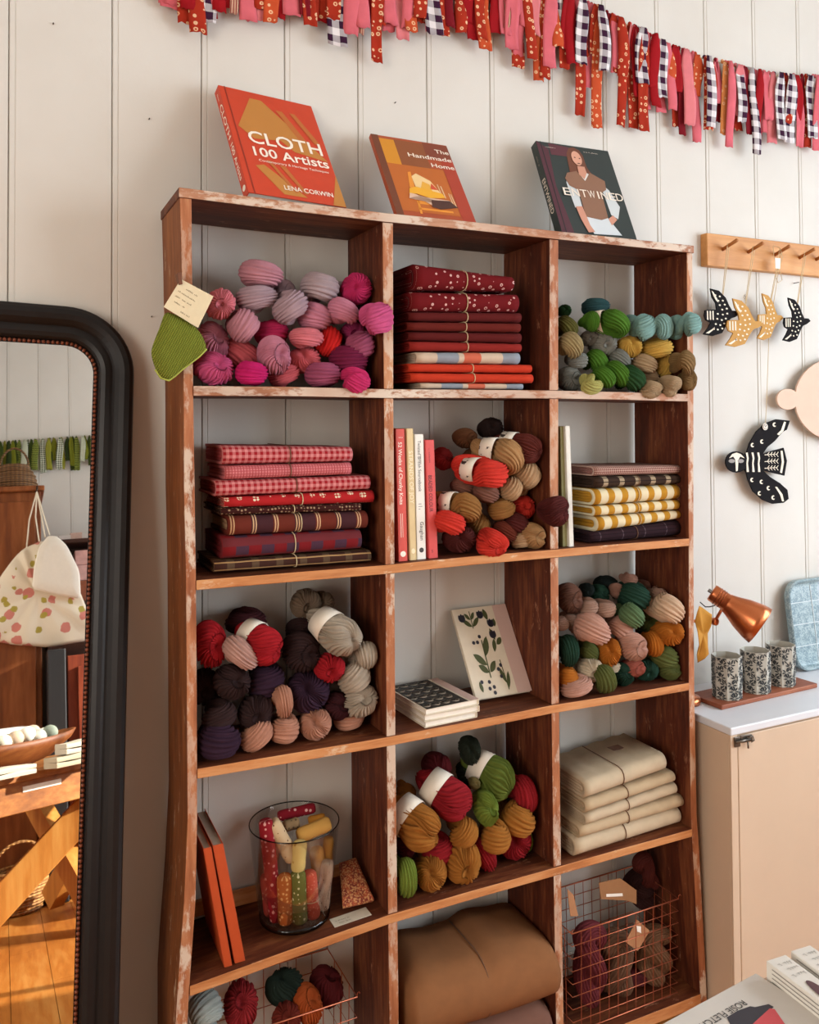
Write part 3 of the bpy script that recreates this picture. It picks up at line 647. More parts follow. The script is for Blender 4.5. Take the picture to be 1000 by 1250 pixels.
pile((3, 1), (475, 895), 5, 'in the mustard and red pile above the brown blanket', 'mustard, red and green yarn skeins', [
    (270, 195, 180, 160, 0, 'b', 'dr', K), (500, 110, 125, 170, 0, 'b', 'dg', K), (600, 170, 110, 110, 0, 'b', 'dg', K), (105, 370, 125, 95, 0, 'u', 'mu', K), (480, 250, 140, 150, 0, 'b', 'dg', K), (525, 310, 70, 70, 0, 'b', 'kh', {'y': .06}),
    (670, 295, 205, 265, 0, 'b', 'gr', {'band': M_BANDW, 'dir': (-.45, .72, .35), 'y': .02}), (400, 420, 255, 245, 0, 'b', 're', {'band': M_BANDW, 'dir': (-.5, .65, .45), 'y': .015}), (870, 370, 235, 165, 85, 'u', 're', {'y': .04}), (600, 465, 150, 205, 0, 'b', 'lg'),
    (790, 535, 225, 180, 20, 'u', 'mu'), (460, 615, 190, 170, -40, 'u', 'mu'), (655, 645, 190, 185, 10, 'u', 'mu', {'y': .0}), (210, 600, 240, 280, 0, 'b', 'mu', {'band': M_BANDW, 'dir': (-.4, .7, .45), 'y': .0}), (300, 720, 200, 165, 0, 'u', 're', {'y': .035}), (100, 700, 120, 130, 0, 'b', 'dr', {'y': .04}),
    (585, 775, 235, 135, 65, 'u', 're', {'y': .03}), (770, 770, 210, 215, 0, 'b', 're', {'y': .02}), (880, 690, 145, 90, 85, 'u', 'lg', {'y': .05}), (110, 885, 235, 120, 92, 'u', 'lg', {'y': .005}), (260, 905, 195, 210, 0, 'b', 'mu', {'y': .01}), (455, 850, 225, 250, 0, 'b', 'mu', {'y': .0})], MUS)
# ================================================================== folded cloths
TOPZ = {}
def folded(name, label, group, q, mat, y0, dep, layers=2, twine=None, cat='folded cloth', org=None, s=1.0, wob=.0008, skew=0.0, front=None, tw=.5, lift=None, cell=None):
    """q: (xl, ytl, ybl, xr, ytr, ybr) of the front fold; a cloth folded over itself with its fold towards the room"""
    ox, oy = org; px = lambda a: ox+a/s; py = lambda b: oy+b/s
    A, B = PY(px(q[0]), py(q[1]), y0), PY(px(q[0]), py(q[2]), y0); Cc, Dd = PY(px(q[3]), py(q[4]), y0+skew), PY(px(q[3]), py(q[5]), y0+skew)
    xl, xr = (A[0]+B[0])/2, (Cc[0]+Dd[0])/2; nx = 14; ph = random.uniform(0, 6)
    if cell: cl, cr_ = cell_x(*cell); xl, xr = max(xl, cl+.004), min(xr, cr_-.004)
    zbl, zbr = B[2], Dd[2]
    if lift is not None: zbl, zbr = max(zbl, lift(xl)), max(zbr, lift(xr))
    E_ = thing(name, label, cat, ((xl+xr)/2, y0+dep/2, min(zbl, zbr)), group)
    L = xr-xl
    for k in range(layers):
        vs = []; uv = []; jl = random.uniform(0, .004) if k else 0; jr = random.uniform(0, .004) if k else 0
        prof = None
        for i in range(nx+1):
            t = i/nx; x = xl+jl+(L-jl-jr)*t; zt = A[2]+(Cc[2]-A[2])*t; zb = zbl+(zbr-zbl)*t; sk = skew*t
            zc, H = (zt+zb)/2, (zt-zb)/2-.0005; th = H/layers; Ho = H-th*k-.0002; Hi = max(Ho-th+.0006, .0003); yf = y0+sk+th*k*1.2
            ry = min(Ho*1.1, .022); w_ = wob*math.sin(9*t*6.28*.5+ph+k)*(1 if 0 < i < nx else .4)
            ring = []
            yb = y0+sk+dep
            for sg, HH, rr in ((1, Ho, ry), (-1, Hi, max(ry-th, .0005))):
                pts = [(yb, -HH), (yf+th*(sg < 0)+ry, -HH)]
                for a in range(1, 8):
                    ang = -math.pi/2-math.pi*a/8; pts.append((yf+th*(sg < 0)*.9+ry+math.cos(ang)*rr, math.sin(ang)*HH*1.0))
                pts += [(yf+th*(sg < 0)+ry, HH), (yb, HH)]
                if sg < 0: pts = pts[::-1]
                ring += pts
            ln = 0; last = ring[0]
            for (yy, zz) in ring:
                ln += math.hypot(yy-last[0], zz-last[1]); last = (yy, zz)
                vs.append((x, yy+w_*.6, zc+zz+w_*(zz/max(H, 1e-4))*.5)); uv.append((x-xl, ln))
        m = len(ring); fs = []
        for i in range(nx):
            for j in range(m): fs.append((i*m+j, i*m+(j+1) % m, (i+1)*m+(j+1) % m, (i+1)*m+j))
        h = m//2
        for e in (0, nx):
            for j in range(h-1): fs.append((e*m+j, e*m+j+1, e*m+m-2-j, e*m+m-1-j))
        mk('cloth_layer' if k else 'outer_fold', vs, fs, mat, E_, uv=uv, smooth=True)
    if twine:
        t = tw; x = xl+L*t; zt = A[2]+(Cc[2]-A[2])*t; zb = zbl+(zbr-zbl)*t; sk = skew*t; r = .0011; H = (zt-zb)/2; zc = (zt+zb)/2; ry = min(H*1.1, .022); yc = y0+sk+ry
        loop = [(x, y0+sk+dep-.002, zc+H+r), (x, yc, zc+H+r)]+[(x+.001, yc-math.cos(a)*(ry+r), zc+math.sin(a)*(H+r)) for a in (.9, .45, 0, -.45, -.9)]+[(x, yc, zc-H+.0002), (x, y0+sk+dep-.002, zc-H+.0002)]
        G().tube(loop, r, 6).obj('twine', twine, E_, smooth=True)
    TOPZ[E_.name] = (A, Cc)
    return E_
C_MAROON = c_plain('5a1a18'); C_MAROON2 = c_plain('642019'); C_REDM = c_plain('8a2620'); C_ORED = c_plain('c23a22')
C_BAND = c_dots('6b1418', 'd8a8a0', 72, .16, .29, .7)
C_PALE = c_stripes('cfb8a0', [(.17, .30, .62, '8e949c', 'u'), (.17, .70, .96, 'cf6a50', 'u')])
g1 = 'folded red and maroon cloths'
for q in [
    ('maroon cloth with pale ring dots, topmost in the red stack', (120, 98, 178, 410, 138, 182), C_BAND, 2, M_TWINE),
    ('maroon cloth with pale ring dots, under the topmost dotted one', (105, 182, 243, 425, 190, 246), C_BAND, 2, M_TWINE),
    ('plain dark maroon folded cloth, directly under the dotted cloths', (97, 244, 273, 432, 247, 277), C_MAROON, 2, M_TWINE),
    ('plain dark maroon folded cloth, middle of the three plain maroon ones', (92, 274, 301, 430, 278, 306), C_MAROON2, 2, M_TWINE),
    ('plain dark maroon folded cloth, lowest of the three plain maroon ones', (96, 303, 330, 432, 307, 338), C_MAROON, 2, M_TWINE),
    ('brick red folded cloth above the pale striped one', (100, 331, 362, 432, 339, 365), C_REDM, 2, M_TWINE),
    ('cream, blue and coral striped cloth halfway down the red stack', (120, 364, 398, 428, 366, 401), C_PALE, 3, None),
    ('orange red folded cloth, upper of the two', (97, 398, 425, 463, 402, 428), C_ORED, 2, M_TWINE),
    ('orange red folded cloth, lower of the two', (103, 426, 455, 467, 430, 458), C_ORED, 2, M_TWINE),
    ('cream, grey and orange striped cloth at the bottom of the red stack', (132, 456, 475, 437, 459, 477), C_PALE, 2, None)]:
    folded('folded_cloth', q[0], g1, q[1], q[2], .012+random.uniform(0, .006), .165, q[3], q[4], org=(460, 280), s=2.439, lift=lambda x: sz(1, x), cell=(0, 1))
g2 = 'folded red check cloths'
C_GING = c_gingham('d98a88', 'a01e26', .0125); C_FINE = c_stripes('d0787a', [(.006, 0, .22, 'a03a40', 'u'), (.006, 0, .22, 'b04a4e', 'v')])
def c_floral():
    def fn(t, u, v):
        x = t.n('ShaderNodeTexVoronoi'); x.inputs['Scale'].default_value = 34; x.inputs['Randomness'].default_value = .25; t.L(t.uv, x.inputs['Vector'])
        y = t.n('ShaderNodeTexVoronoi'); y.inputs['Scale'].default_value = 150; y.inputs['Randomness'].default_value = .2; t.L(t.uv, y.inputs['Vector'])
        m = t.math('MULTIPLY', t.math('LESS_THAN', x.outputs['Distance'], .26), t.math('LESS_THAN', y.outputs['Distance'], .42)); return t.mix(m, lin('b02426'), lin('e8d8b8'))
    return cloth('floral', fn)
C_FLOR = c_floral(); C_DKPAT = c_dots('3a1814', 'a08468', 130, .0, .3, .4)
C_DBL = c_stripes('6a2c20', [(.09, .5, 1.0, '46262a', 'u'), (.045, .06, .12, 'd0a880', 'u'), (.045, .18, .24, 'd0a880', 'u')])
C_CHK = c_stripes('7a1c20', [(.052, .5, 1.0, '4a3040', 'u'), (.04, .5, 1.0, '6e2c30', 'v')]); C_DKST = c_stripes('40261e', [(.05, .5, .8, '5a4634', 'u'), (.016, .1, .3, 'b08a5c', 'v')])
for q in [
    ('pink and red gingham cloth, topmost in the check stack', (275, 178, 260, 803, 185, 246), C_GING, 3, M_TWINE_D),
    ('fine pink check cloth between the two gingham ones', (285, 262, 321, 798, 248, 299), C_FINE, 2, M_TWINE_D),
    ('pink and red gingham cloth under the fine pink check', (247, 322, 390, 875, 301, 360), C_GING, 3, M_TWINE_D),
    ('red cloth printed with small cream crosses', (280, 391, 434, 890, 361, 414), C_FLOR, 2, M_TWINE),
    ('thin dark brown cloth with small pale marks', (268, 435, 464, 838, 415, 446), C_DKPAT, 2, M_TWINE),
    ('brown cloth with cream double stripes', (300, 465, 551, 865, 447, 520), C_DBL, 2, M_TWINE),
    ('dark red and purple checked cloth', (275, 553, 647, 840, 522, 604), C_CHK, 2, M_TWINE),
    ('dark brown striped cloth at the bottom of the check stack', (240, 652, 700, 878, 606, 655), C_DKST, 2, M_TWINE)]:
    folded('folded_cloth', q[0], g2, q[1], q[2], .014+random.uniform(0, .006), .165, q[3], q[4], org=(190, 490), s=3.3333, lift=lambda x: sz(2, x), cell=(1, 0))
g3 = 'folded striped cloths'
C_RW = c_gingham('c8a898', '6a2420', .006); C_DKC = c_stripes('3c2c22', [(.05, .5, .8, 'a89478', 'u'), (.011, .1, .3, '241a16', 'v')]); C_YEL = c_stripes('e6d8b4', [(.042, .0, .46, 'c08a2c', 'u')]); C_DPLUM = c_stripes('2c1a20', [(.07, .4, .44, '5a4a50', 'u'), (.01, .1, .3, '1c1014', 'v')])
for q in [
    ('red and white fine checked towel on top of the yellow striped cloths', (665, 198, 229, 930, 194, 221), C_RW, 3, None),
    ('dark brown check cloth with cream patches', (668, 230, 266, 957, 222, 251), C_DKC, 2, M_TWINE_D),
    ('yellow and white striped cloth, upper of three', (667, 268, 320, 937, 252, 300), C_YEL, 3, M_TWINE),
    ('yellow and white striped cloth, middle of three', (667, 321, 352, 925, 301, 331), C_YEL, 2, M_TWINE),
    ('yellow and white striped cloth, lowest of three', (677, 353, 400, 932, 332, 359), C_YEL, 2, M_TWINE),
    ('dark plum wool cloth under the yellow striped ones', (655, 401, 452, 940, 361, 424), C_DPLUM, 2, M_TWINE_D)]:
    folded('folded_cloth', q[0], g3, q[1], q[2], .02+random.uniform(0, .005), .16, q[3], q[4], org=(460, 490), s=2.5, lift=lambda x: sz(2, x)+.002, cell=(1, 2))
g4 = 'folded cream cloths'
C_CREAM = c_plain('cdb89a'); C_CREAM2 = c_plain('c6ae8c')
tops = None
for i, q in enumerate([
    ('cream linen cloth with a leather label, topmost in the cream stack', (640, 190, 246, 885, 102, 156)),
    ('cream linen cloth, second from the top of the cream stack', (640, 249, 288, 912, 157, 190)),
    ('cream linen cloth in the middle of the cream stack', (640, 290, 324, 918, 192, 226)),
    ('cream linen cloth, second from the bottom of the cream stack', (622, 326, 364, 940, 228, 266)),
    ('cream linen cloth at the bottom of the cream stack', (610, 366, 428, 930, 268, 330))]):
    e = folded('folded_cloth', q[0], g4, q[1], C_CREAM if i % 2 == 0 else C_CREAM2, .0, .165, 3, M_TWINE_D, org=(460, 880), s=2.5, wob=.003, skew=.02, tw=.45, lift=lambda x: sz(4, x)+.0035, cell=(3, 2))
    if i == 0: tops = e
tA, tC = TOPZ[tops.name]; lc = PZ(460+735/2.5, 880+82/2.5, tA[2]*.6+tC[2]*.4+.003)
bevel(G().obox(lc+V(-.022, -.014, -.003), (.05, .004, 0), (-.002, .026, 0), (0, 0, .0045)).obj('leather_label', plain('5a3a28', .7), tops), .0006)
# blankets in the bottom row
def blanket(label, mat, x0, x1, y0, y1, z0, z1, sag, group):
    E_ = thing('folded_blanket', label, 'blanket', ((x0+x1)/2, (y0+y1)/2, z0), group); nu, nv = 26, 24
    for k in range(2):
        ins = .012*k; vs = []; uv = []; H = (z1-z0)/2-(z1-z0)*.23*k; zc = (z0+z1)/2; m = 0
        for i in range(nu+1):
            t = i/nu; x = x0+ins+(x1-x0-2*ins)*t; edge = min(t, 1-t)*2; rnd = 1-.28*max(0, 1-edge/.3)**2
            prof = [(y1, -H)]+[(y0+ins+H*1.1-math.cos(a)*(H*1.1), math.sin(a)*H) for a in np.linspace(-math.pi/2, math.pi/2, 15)]+[(y0+(y1-y0)*f, H) for f in (.6, .8, 1)]
            m = len(prof)
            for j, (yy, zz) in enumerate(prof):
                up = zz > 0; top = zz*(rnd if up else 1)
                top -= sag*math.exp(-((t-.5)/.06)**2)*(1 if up else .0)
                vs.append((x, yy+.004*math.sin(5*t+j*.2), zc+top+(.006*math.sin(4.2*t*3.1)*(yy-y0)/(y1-y0) if up else 0))); uv.append((x, j*.02))
        fs = [(i*m+j, i*m+j+1, (i+1)*m+j+1, (i+1)*m+j) for i in range(nu) for j in range(m-1)]+[(i*m+m-1, i*m, (i+1)*m, (i+1)*m+m-1) for i in range(nu)]
        fs += [tuple(range(m)), tuple(nu*m+j for j in range(m-1, -1, -1))]
        mk('outer_fold' if k == 0 else 'inner_fold', vs, fs, mat, E_, uv=uv, smooth=True)
    t = .5; x = (x0+x1)/2; H = (z1-z0)/2; zc = (z0+z1)/2
    if sag:
        loop = [(x, y1-.01, zc+H-sag+.003)]+[(x, y0+H*1.1-math.cos(a)*(H*1.1+.001), zc+math.sin(a)*(H+.001)-(sag-.002 if a > 0 else sag*.3*0)) for a in np.linspace(math.pi/2, -math.pi/2, 15)]
        G().tube(loop, .0013, 6).obj('twine', M_TWINE_D, E_, smooth=True)
    return E_
C_TAN = c_plain('8e5f3c'); C_TAN2 = c_plain('7a5648')
bx0, bx1 = cell_x(4, 1); zb0 = sz(5, .6)
pt = PY(460+330/2.381, 1040+150/2.381, .15); pf = PY(460+145/2.381, 1040+400/2.381, -.03)
blanket('thick tan wool blanket tied with dark twine, on top of the mauve one', C_TAN, bx0+.022, bx1-.006, -.035, .17, zb0+.118, zb0+.262, .007, 'folded blankets')
blanket('mauve brown wool blanket under the tan one', C_TAN2, bx0+.012, bx1-.012, -.01, .18, zb0+.001, zb0+.115, .0, 'folded blankets')

# ================================================================== books
def book(name, label, o, W_, H_, T_, cov, group=None, cat='book', cb=.0022, page=None, loc=None):
    """o: spine-bottom corner of the front cover; W_ spine to fore-edge, H_ up, T_ front cover to back cover"""
    o, W_, H_, T_ = [np.asarray(q, float) for q in (o, W_, H_, T_)]; w_, h_, t_ = nrm(W_), nrm(H_), nrm(T_); T = np.linalg.norm(T_)
    base = o+W_/2+T_/2; E_ = thing(name, label, cat, base, group)
    g = G(); g.obox(o, W_, t_*cb, H_).obox(o+T_-t_*cb, W_, t_*cb, H_).obox(o+t_*cb, w_*cb, T_-2*t_*cb, H_)
    bevel(g.obj('cover', cov, E_), .0006)
    i = min(.004, .03*np.linalg.norm(W_)); G().obox(o+t_*cb+w_*cb+h_*i, W_-w_*(cb+i), T_-2*t_*cb, H_-2*h_*i).obj('page_block', page or M_PAPER, E_)
    return E_
def lean_axes(yaw, lean):
    y, l = math.radians(yaw), math.radians(lean); X = V(math.cos(y), math.sin(y), 0); N = np.cross(X, V(0, 0, 1)); up = V(0, 0, math.cos(l))-N*math.sin(l); return X, up, np.cross(X, up)
# -- CLOTH
def rest(b, X, up, nn, W_, T_):
    """shift a leaning book so that its back lower edge rests on the top board"""
    b = np.asarray(b, float).copy(); low = min(b[2]-nn[2]*T_+X[2]*s_*W_/2 for s_ in (-1, 1)); return b+V(0, 0, sz(0, b[0])+.0005-low)
X, up, nn = lean_axes(9, 30.5); W_, H_, T_ = .226, .312, .024; b = V(.2215, .024, 1.9655)
b = rest(b, X, up, nn, W_, T_)
cl_ = book('hardback_book', 'orange hardback titled CLOTH 100 Artists leaning on the wall atop the shelf', b-X*W_/2, X*W_, up*H_, -nn*T_, plain('c23c1c', .5, var=.05), 'books displayed on top of the shelf')
F_ = Face(b-X*W_/2, X*W_, up*H_, cl_); OCH = flat('b87a34'); ORG = flat('b5642a'); M_TXT = flat('f0e4d4')
for _p in [[(.09, .62), (.30, .93), (.42, .93), (.97, .42), (.62, .46), (.50, .55), (.22, .52)], [(.15, .26), (.36, .03), (.60, .03), (.24, .28)], [(.86, .0), (1.0, .0), (1.0, .30)]]: F_.poly('cover_print', _p, OCH, 1)
for _p in [[(.55, .86), (.62, .86), (.80, .58), (.72, .58)], [(.70, .86), (.76, .86), (.95, .58), (.88, .58)], [(.40, .30), (.46, .30), (.62, .06), (.58, .06)], [(.28, .33), (.32, .33), (.52, .06), (.48, .06)]]: F_.poly('cover_print', _p, ORG, 2)
F_.poly('hinge_groove', [(.055, 0), (.068, 0), (.068, 1), (.055, 1)], flat('8f2a14'), 1)
F_.text('title_lettering', 'CLOTH', .16, .475, M_TXT, 3, w=.175, h=.036, bold=.012)
F_.text('title_lettering', '100 Artists', .17, .355, M_TXT, 3, w=.178, h=.026, bold=.014)
F_.text('subtitle_lettering', 'Contemporary & Heritage Techniques', .20, .305, M_TXT, 3, w=.165, h=.0065)
F_.text('author_lettering', 'LENA CORWIN', .38, .075, M_TXT, 3, w=.115, h=.0125, bold=.01)
S_ = Face(b-X*W_/2-nn*T_, nn*T_, up*H_, cl_)
S_.text('spine_lettering', 'CLOTH', .25, .84, M_TXT, 1, w=.10, h=.013, bold=.01, rot=-90); S_.text('spine_lettering', '100 Artists', .25, .47, M_TXT, 1, w=.10, h=.012, bold=.01, rot=-90)
S_.poly('spine_logo', ell(.5, .07, .3, .022), M_TXT, 1); S_.scribble('spine_marks', .35, .95, M_TXT, 1, w=.018, h=.006, rot=-90)
# -- The Handmade Home
X, up, nn = lean_axes(1, 32.3); W_, H_, T_ = .203, .262, .012; b = V(.548, .030, 1.9565)
b = rest(b, X, up, nn, W_, T_)
hm_ = book('paperback_book', 'rust paperback titled The Handmade Home leaning on the wall atop the shelf', b-X*W_/2, X*W_, up*H_, -nn*T_, plain('a84a26', .5, var=.05), 'books displayed on top of the shelf', cb=.0012)
F_ = Face(b-X*W_/2, X*W_, up*H_, hm_)
F_.poly('cover_print', [(.0, .0), (.09, .0), (.09, 1), (.0, 1)], flat('6e3a22'), 1); F_.poly('cover_print', [(.66, .80), (1, .80), (1, .99), (.66, .99)], flat('7e3a24'), 1)
F_.poly('cover_print', [(.09, .06), (.82, .06), (.82, .64), (.09, .64)], flat('b86222'), 1)
F_.polys('cover_print', [[(.09, .64), (.28, .64), (.28, .96), (.09, .96)]], flat('cf8a20'), 1)
F_.polys('cover_print', [[(.28, .64), (.66, .64), (.66, .97), (.28, .97)]], flat('8a4c26'), 1)
F_.poly('cover_print', [(.83, 0), (1, 0), (1, .80), (.83, .80)], flat('a63a24'), 1)
F_.polys('chair_picture', [[(.28, .36), (.32, .55), (.36, .56), (.34, .30)], [(.30, .04), (.33, .04), (.34, .20), (.31, .20)], [(.30, .09), (.74, .09), (.74, .115), (.30, .115)], [(.32, .16), (.72, .16), (.72, .2), (.32, .2)]], flat('e08e30'), 2)
F_.poly('cushion_picture', [(.36, .34), (.35, .50), (.42, .545), (.58, .47), (.66, .33), (.5, .3)], flat('e8c890'), 3); F_.poly('cushion_picture', [(.42, .36), (.47, .45), (.55, .42), (.56, .34)], flat('e2a83c'), 4); F_.poly('cushion_picture', [(.54, .36), (.58, .44), (.64, .36)], flat('d05030'), 4)
F_.poly('cushion_picture', [(.24, .27), (.27, .34), (.36, .37), (.68, .32), (.70, .27), (.5, .245), (.34, .28)], flat('e6a82a'), 5)
F_.poly('cushion_picture', [(.22, .21), (.25, .28), (.33, .27), (.40, .20), (.55, .12), (.82, .16), (.74, .24), (.5, .245), (.34, .25)], flat('d8b49a'), 6); F_.poly('cushion_picture', [(.48, .135), (.50, .22), (.74, .235), (.82, .16), (.58, .115)], flat('4a2a22'), 7)
F_.polys('brush_picture', [[(.66, .31), (.675, .31), (.665, .44), (.655, .44)], [(.70, .27), (.715, .27), (.705, .42), (.69, .42)], [(.77, .20), (.785, .20), (.775, .34), (.765, .34)], [(.80, .18), (.815, .18), (.80, .33), (.79, .33)]], flat('d8b890'), 2)
F_.text('title_lettering', 'The', .985, .865, M_TXT, 2, h=.013, bold=.012, align='RIGHT', w=.038); F_.text('title_lettering', 'Handmade', .985, .765, M_TXT, 2, w=.117, h=.0135, bold=.012, align='RIGHT'); F_.text('title_lettering', 'Home', .985, .665, M_TXT, 2, w=.062, h=.0135, bold=.012, align='RIGHT')
# -- ENTWINED
X, up, nn = lean_axes(-2.4, 24); W_, H_, T_ = .225, .285, .026; b = V(1.0095, .0389, 1.961)
b = rest(b, X, up, nn, W_, T_)
en_ = book('hardback_book', 'dark green hardback titled ENTWINED with a knitwear cover picture, atop the shelf', b-X*W_/2, X*W_, up*H_, -nn*T_, plain('24302f', .45, var=.05), 'books displayed on top of the shelf')
F_ = Face(b-X*W_/2, X*W_, up*H_, en_)
F_.poly('cover_print', [(.0, .0), (.16, .0), (.10, .5), (.14, .92), (.0, 1)], flat('4e2430'), 1); F_.poly('cover_print', [(.16, .86), (.40, .86), (.44, .97), (.16, .99)], flat('5a2a34'), 1)
F_.poly('hinge_groove', [(.05, 0), (.062, 0), (.062, 1), (.05, 1)], flat('14181a'), 2)
F_.poly('hair_picture', [(.34, .62), (.36, .80), (.38, .90), (.43, .965), (.50, .98), (.57, .955), (.60, .90), (.605, .76), (.66, .66), (.62, .60), (.56, .66), (.44, .68)], flat('6a3c28'), 2)
F_.poly('sleeve_picture', [(.25, .55), (.28, .62), (.38, .60), (.37, .30), (.27, .28)], flat('c8ced0'), 3); F_.poly('sleeve_picture', [(.72, .60), (.82, .52), (.90, .34), (.82, .20), (.74, .24)], flat('c8ced0'), 3)
F_.poly('shirt_picture', [(.44, .66), (.52, .72), (.60, .68), (.54, .58)], flat('d8d8d4'), 4)
F_.poly('vest_picture', [(.25, .60), (.30, .665), (.44, .70), (.52, .595), (.62, .70), (.80, .62), (.78, .52), (.70, .48), (.68, .20), (.58, .17), (.38, .19), (.385, .48), (.28, .52)], flat('86604a'), 5)
F_.poly('trousers_picture', [(.38, .19), (.58, .17), (.68, .20), (.80, .02), (.42, .01)], flat('cdd4d8'), 4)
F_.polys('arm_picture', [[(.28, .29), (.37, .30), (.40, .10), (.44, .03), (.35, .02), (.30, .16)], [(.68, .19), (.76, .235), (.80, .19), (.70, .12)]], flat('c98f78'), 6)
F_.poly('neck_picture', [(.46, .66), (.52, .615), (.575, .69), (.57, .76), (.47, .76)], flat('c68e76'), 6); F_.poly('face_picture', ell(.495, .85, .068, .082, 18), flat('d29c84'), 7)
F_.polys('eye_picture', [ell(.47, .855, .013, .007, 8), ell(.535, .85, .013, .007, 8), [(.475, .79), (.50, .796), (.53, .792), (.50, .782)]], flat('5a2f28'), 8)
for ch, u in zip('ENTWINED', (.17, .285, .395, .50, .628, .675, .785, .885)): F_.text('title_lettering', ch, u, .405, M_TXT, 9, w=.0045 if ch == 'I' else .021, h=.024, bold=.0)
F_.scribble('author_marks', .10, .93, M_TXT, 9, w=.03, h=.0035); F_.scribble('author_marks', .62, .93, M_TXT, 9, w=.045, h=.0035)
S_ = Face(b-X*W_/2-nn*T_, nn*T_, up*H_, en_); S_.text('spine_lettering', 'ENTWINED', .25, .60, M_TXT, 1, w=.105, h=.014, rot=-90); S_.scribble('spine_marks', .4, .86, flat('9a8a80'), 1, w=.03, h=.005, rot=-90)

# upright books beside the brown yarn
def upright(label, tl, tr, bl, br, ytop, ybot, cov, y0, dep, shelf_i, group=None, name='upright_book', page=None):
    B0, B1 = PY(bl, ybot, y0), PY(br, ybot, y0); T0, T1 = PY(tl, ytop, y0), PY(tr, ytop, y0); z0 = max(sz(shelf_i, B0[0]), sz(shelf_i, B1[0]))+.0006
    if shelf_i == 4:
        sh_ = max(0, xin(lp, T0[2], 1)+.003-T0[0]); T0[0] += sh_; T1[0] += sh_
    H_ = V((T0[0]+T1[0]-B0[0]-B1[0])/2, 0, (T0[2]+T1[2])/2-z0); B0[2] = z0; T_ = V(B1[0]-B0[0]-.0006, 0, 0)
    e = book(name, label, B0, V(0, dep, 0), H_, T_, cov, group, cb=.0014, page=page)
    return e, Face(B0, T_, H_, e)
bo = 475; f6 = 6.257
RED1 = plain('cf4c40', .5, var=.05)
gb = 'upright books beside the brown yarn'
e, S_ = upright('coral red upright book, spine reading 52 Weeks of Chunky Knits', 483, 494, 487, 498, 523.5, 686, RED1, .016, .15, 2, gb)
S_.text('spine_lettering', '52 Weeks of Chunky Knits', .25, .90, M_TXT, 1, w=.135, h=.0085, bold=.012, rot=-90); S_.scribble('spine_marks', .2, .93, M_TXT, 1, w=.010, h=.0045); S_.poly('spine_logo', ell(.5, .055, .32, .022), M_TXT, 1)
S_.polys('spine_lettering', [[(.30, .18), (.36, .18), (.36, .36), (.30, .36)], [(.52, .18), (.56, .18), (.56, .36), (.52, .36)]], M_TXT, 1)
e, S_ = upright('cream upright book, spine reading STRANDS OF JOY', 495.8, 505.5, 501, 509, 523, 684, plain('d8c08e', .55, var=.05), .016, .15, 2, gb)
S_.text('spine_lettering', 'STRANDS OF JOY', .22, .83, flat('f2e6c8'), 1, w=.115, h=.009, bold=.0, rot=-90); S_.poly('spine_logo', ell(.5, .07, .3, .02), flat('efe0bc'), 1)
e, S_ = upright('white upright book, spine reading Twisted British Sourcebook, Gaughan', 506, 517.7, 509.6, 520.4, 530, 682.5, plain('e6e2d8', .55, var=.03), .016, .15, 2, gb)
DK = flat('3a3634'); S_.text('spine_lettering', 'Twisted British Sourcebook', .30, .95, DK, 1, w=.112, h=.0075, rot=-90); S_.text('spine_lettering', 'Gaughan', .40, .30, DK, 1, w=.04, h=.0085, rot=-90); S_.poly('spine_logo', ell(.5, .075, .26, .02), DK, 1)
S_.polys('spine_lettering', [[(.25, .40), (.45, .40), (.45, .405), (.25, .405)], [(.25, .42), (.7, .42), (.7, .425), (.25, .425)], [(.25, .44), (.6, .44), (.6, .445), (.25, .445)], [(.6, .76), (.65, .76), (.65, .84), (.6, .84)]], flat('8a8280'), 1)
e, S_ = upright('coral red upright book, spine reading BEADED COLOUR', 519.4, 530, 524, 535, 537, 681, plain('d04a46', .5, var=.05), .016, .15, 2, gb)
S_.text('spine_lettering', 'BEADED COLOUR', .22, .70, flat('4a1620'), 1, w=.080, h=.0085, bold=.006, rot=-90); S_.scribble('spine_marks', .35, .93, flat('4a1620'), 1, w=.032, h=.0035, rot=-90); S_.text('spine_lettering', 'S', .3, .05, flat('4a1620'), 1, h=.006)
upright('thin olive upright book beside the yellow striped cloths', 683.8, 689.6, 687.6, 693.6, 520.5, 670, plain('8d8a5a', .6), .02, .15, 2, 'thin upright books')
upright('thin white upright book beside the yellow striped cloths', 691, 695.3, 695.2, 701, 520, 669, plain('ddd8cc', .6), .012, .15, 2, 'thin upright books')
OR = plain('b8481c', .55, var=.06)
upright('orange hardback leaning on the shelf side, nearest the worn side panel', 248.5, 258, 274, 284, 1035, 1181, OR, .012, .165, 4, 'orange hardbacks', page=plain('a89a88', .8))
upright('orange hardback leaning on its twin, on the glass vase side', 260.5, 272, 287, 300, 1031, 1176, OR, .012, .165, 4, 'orange hardbacks', page=plain('a89a88', .8))
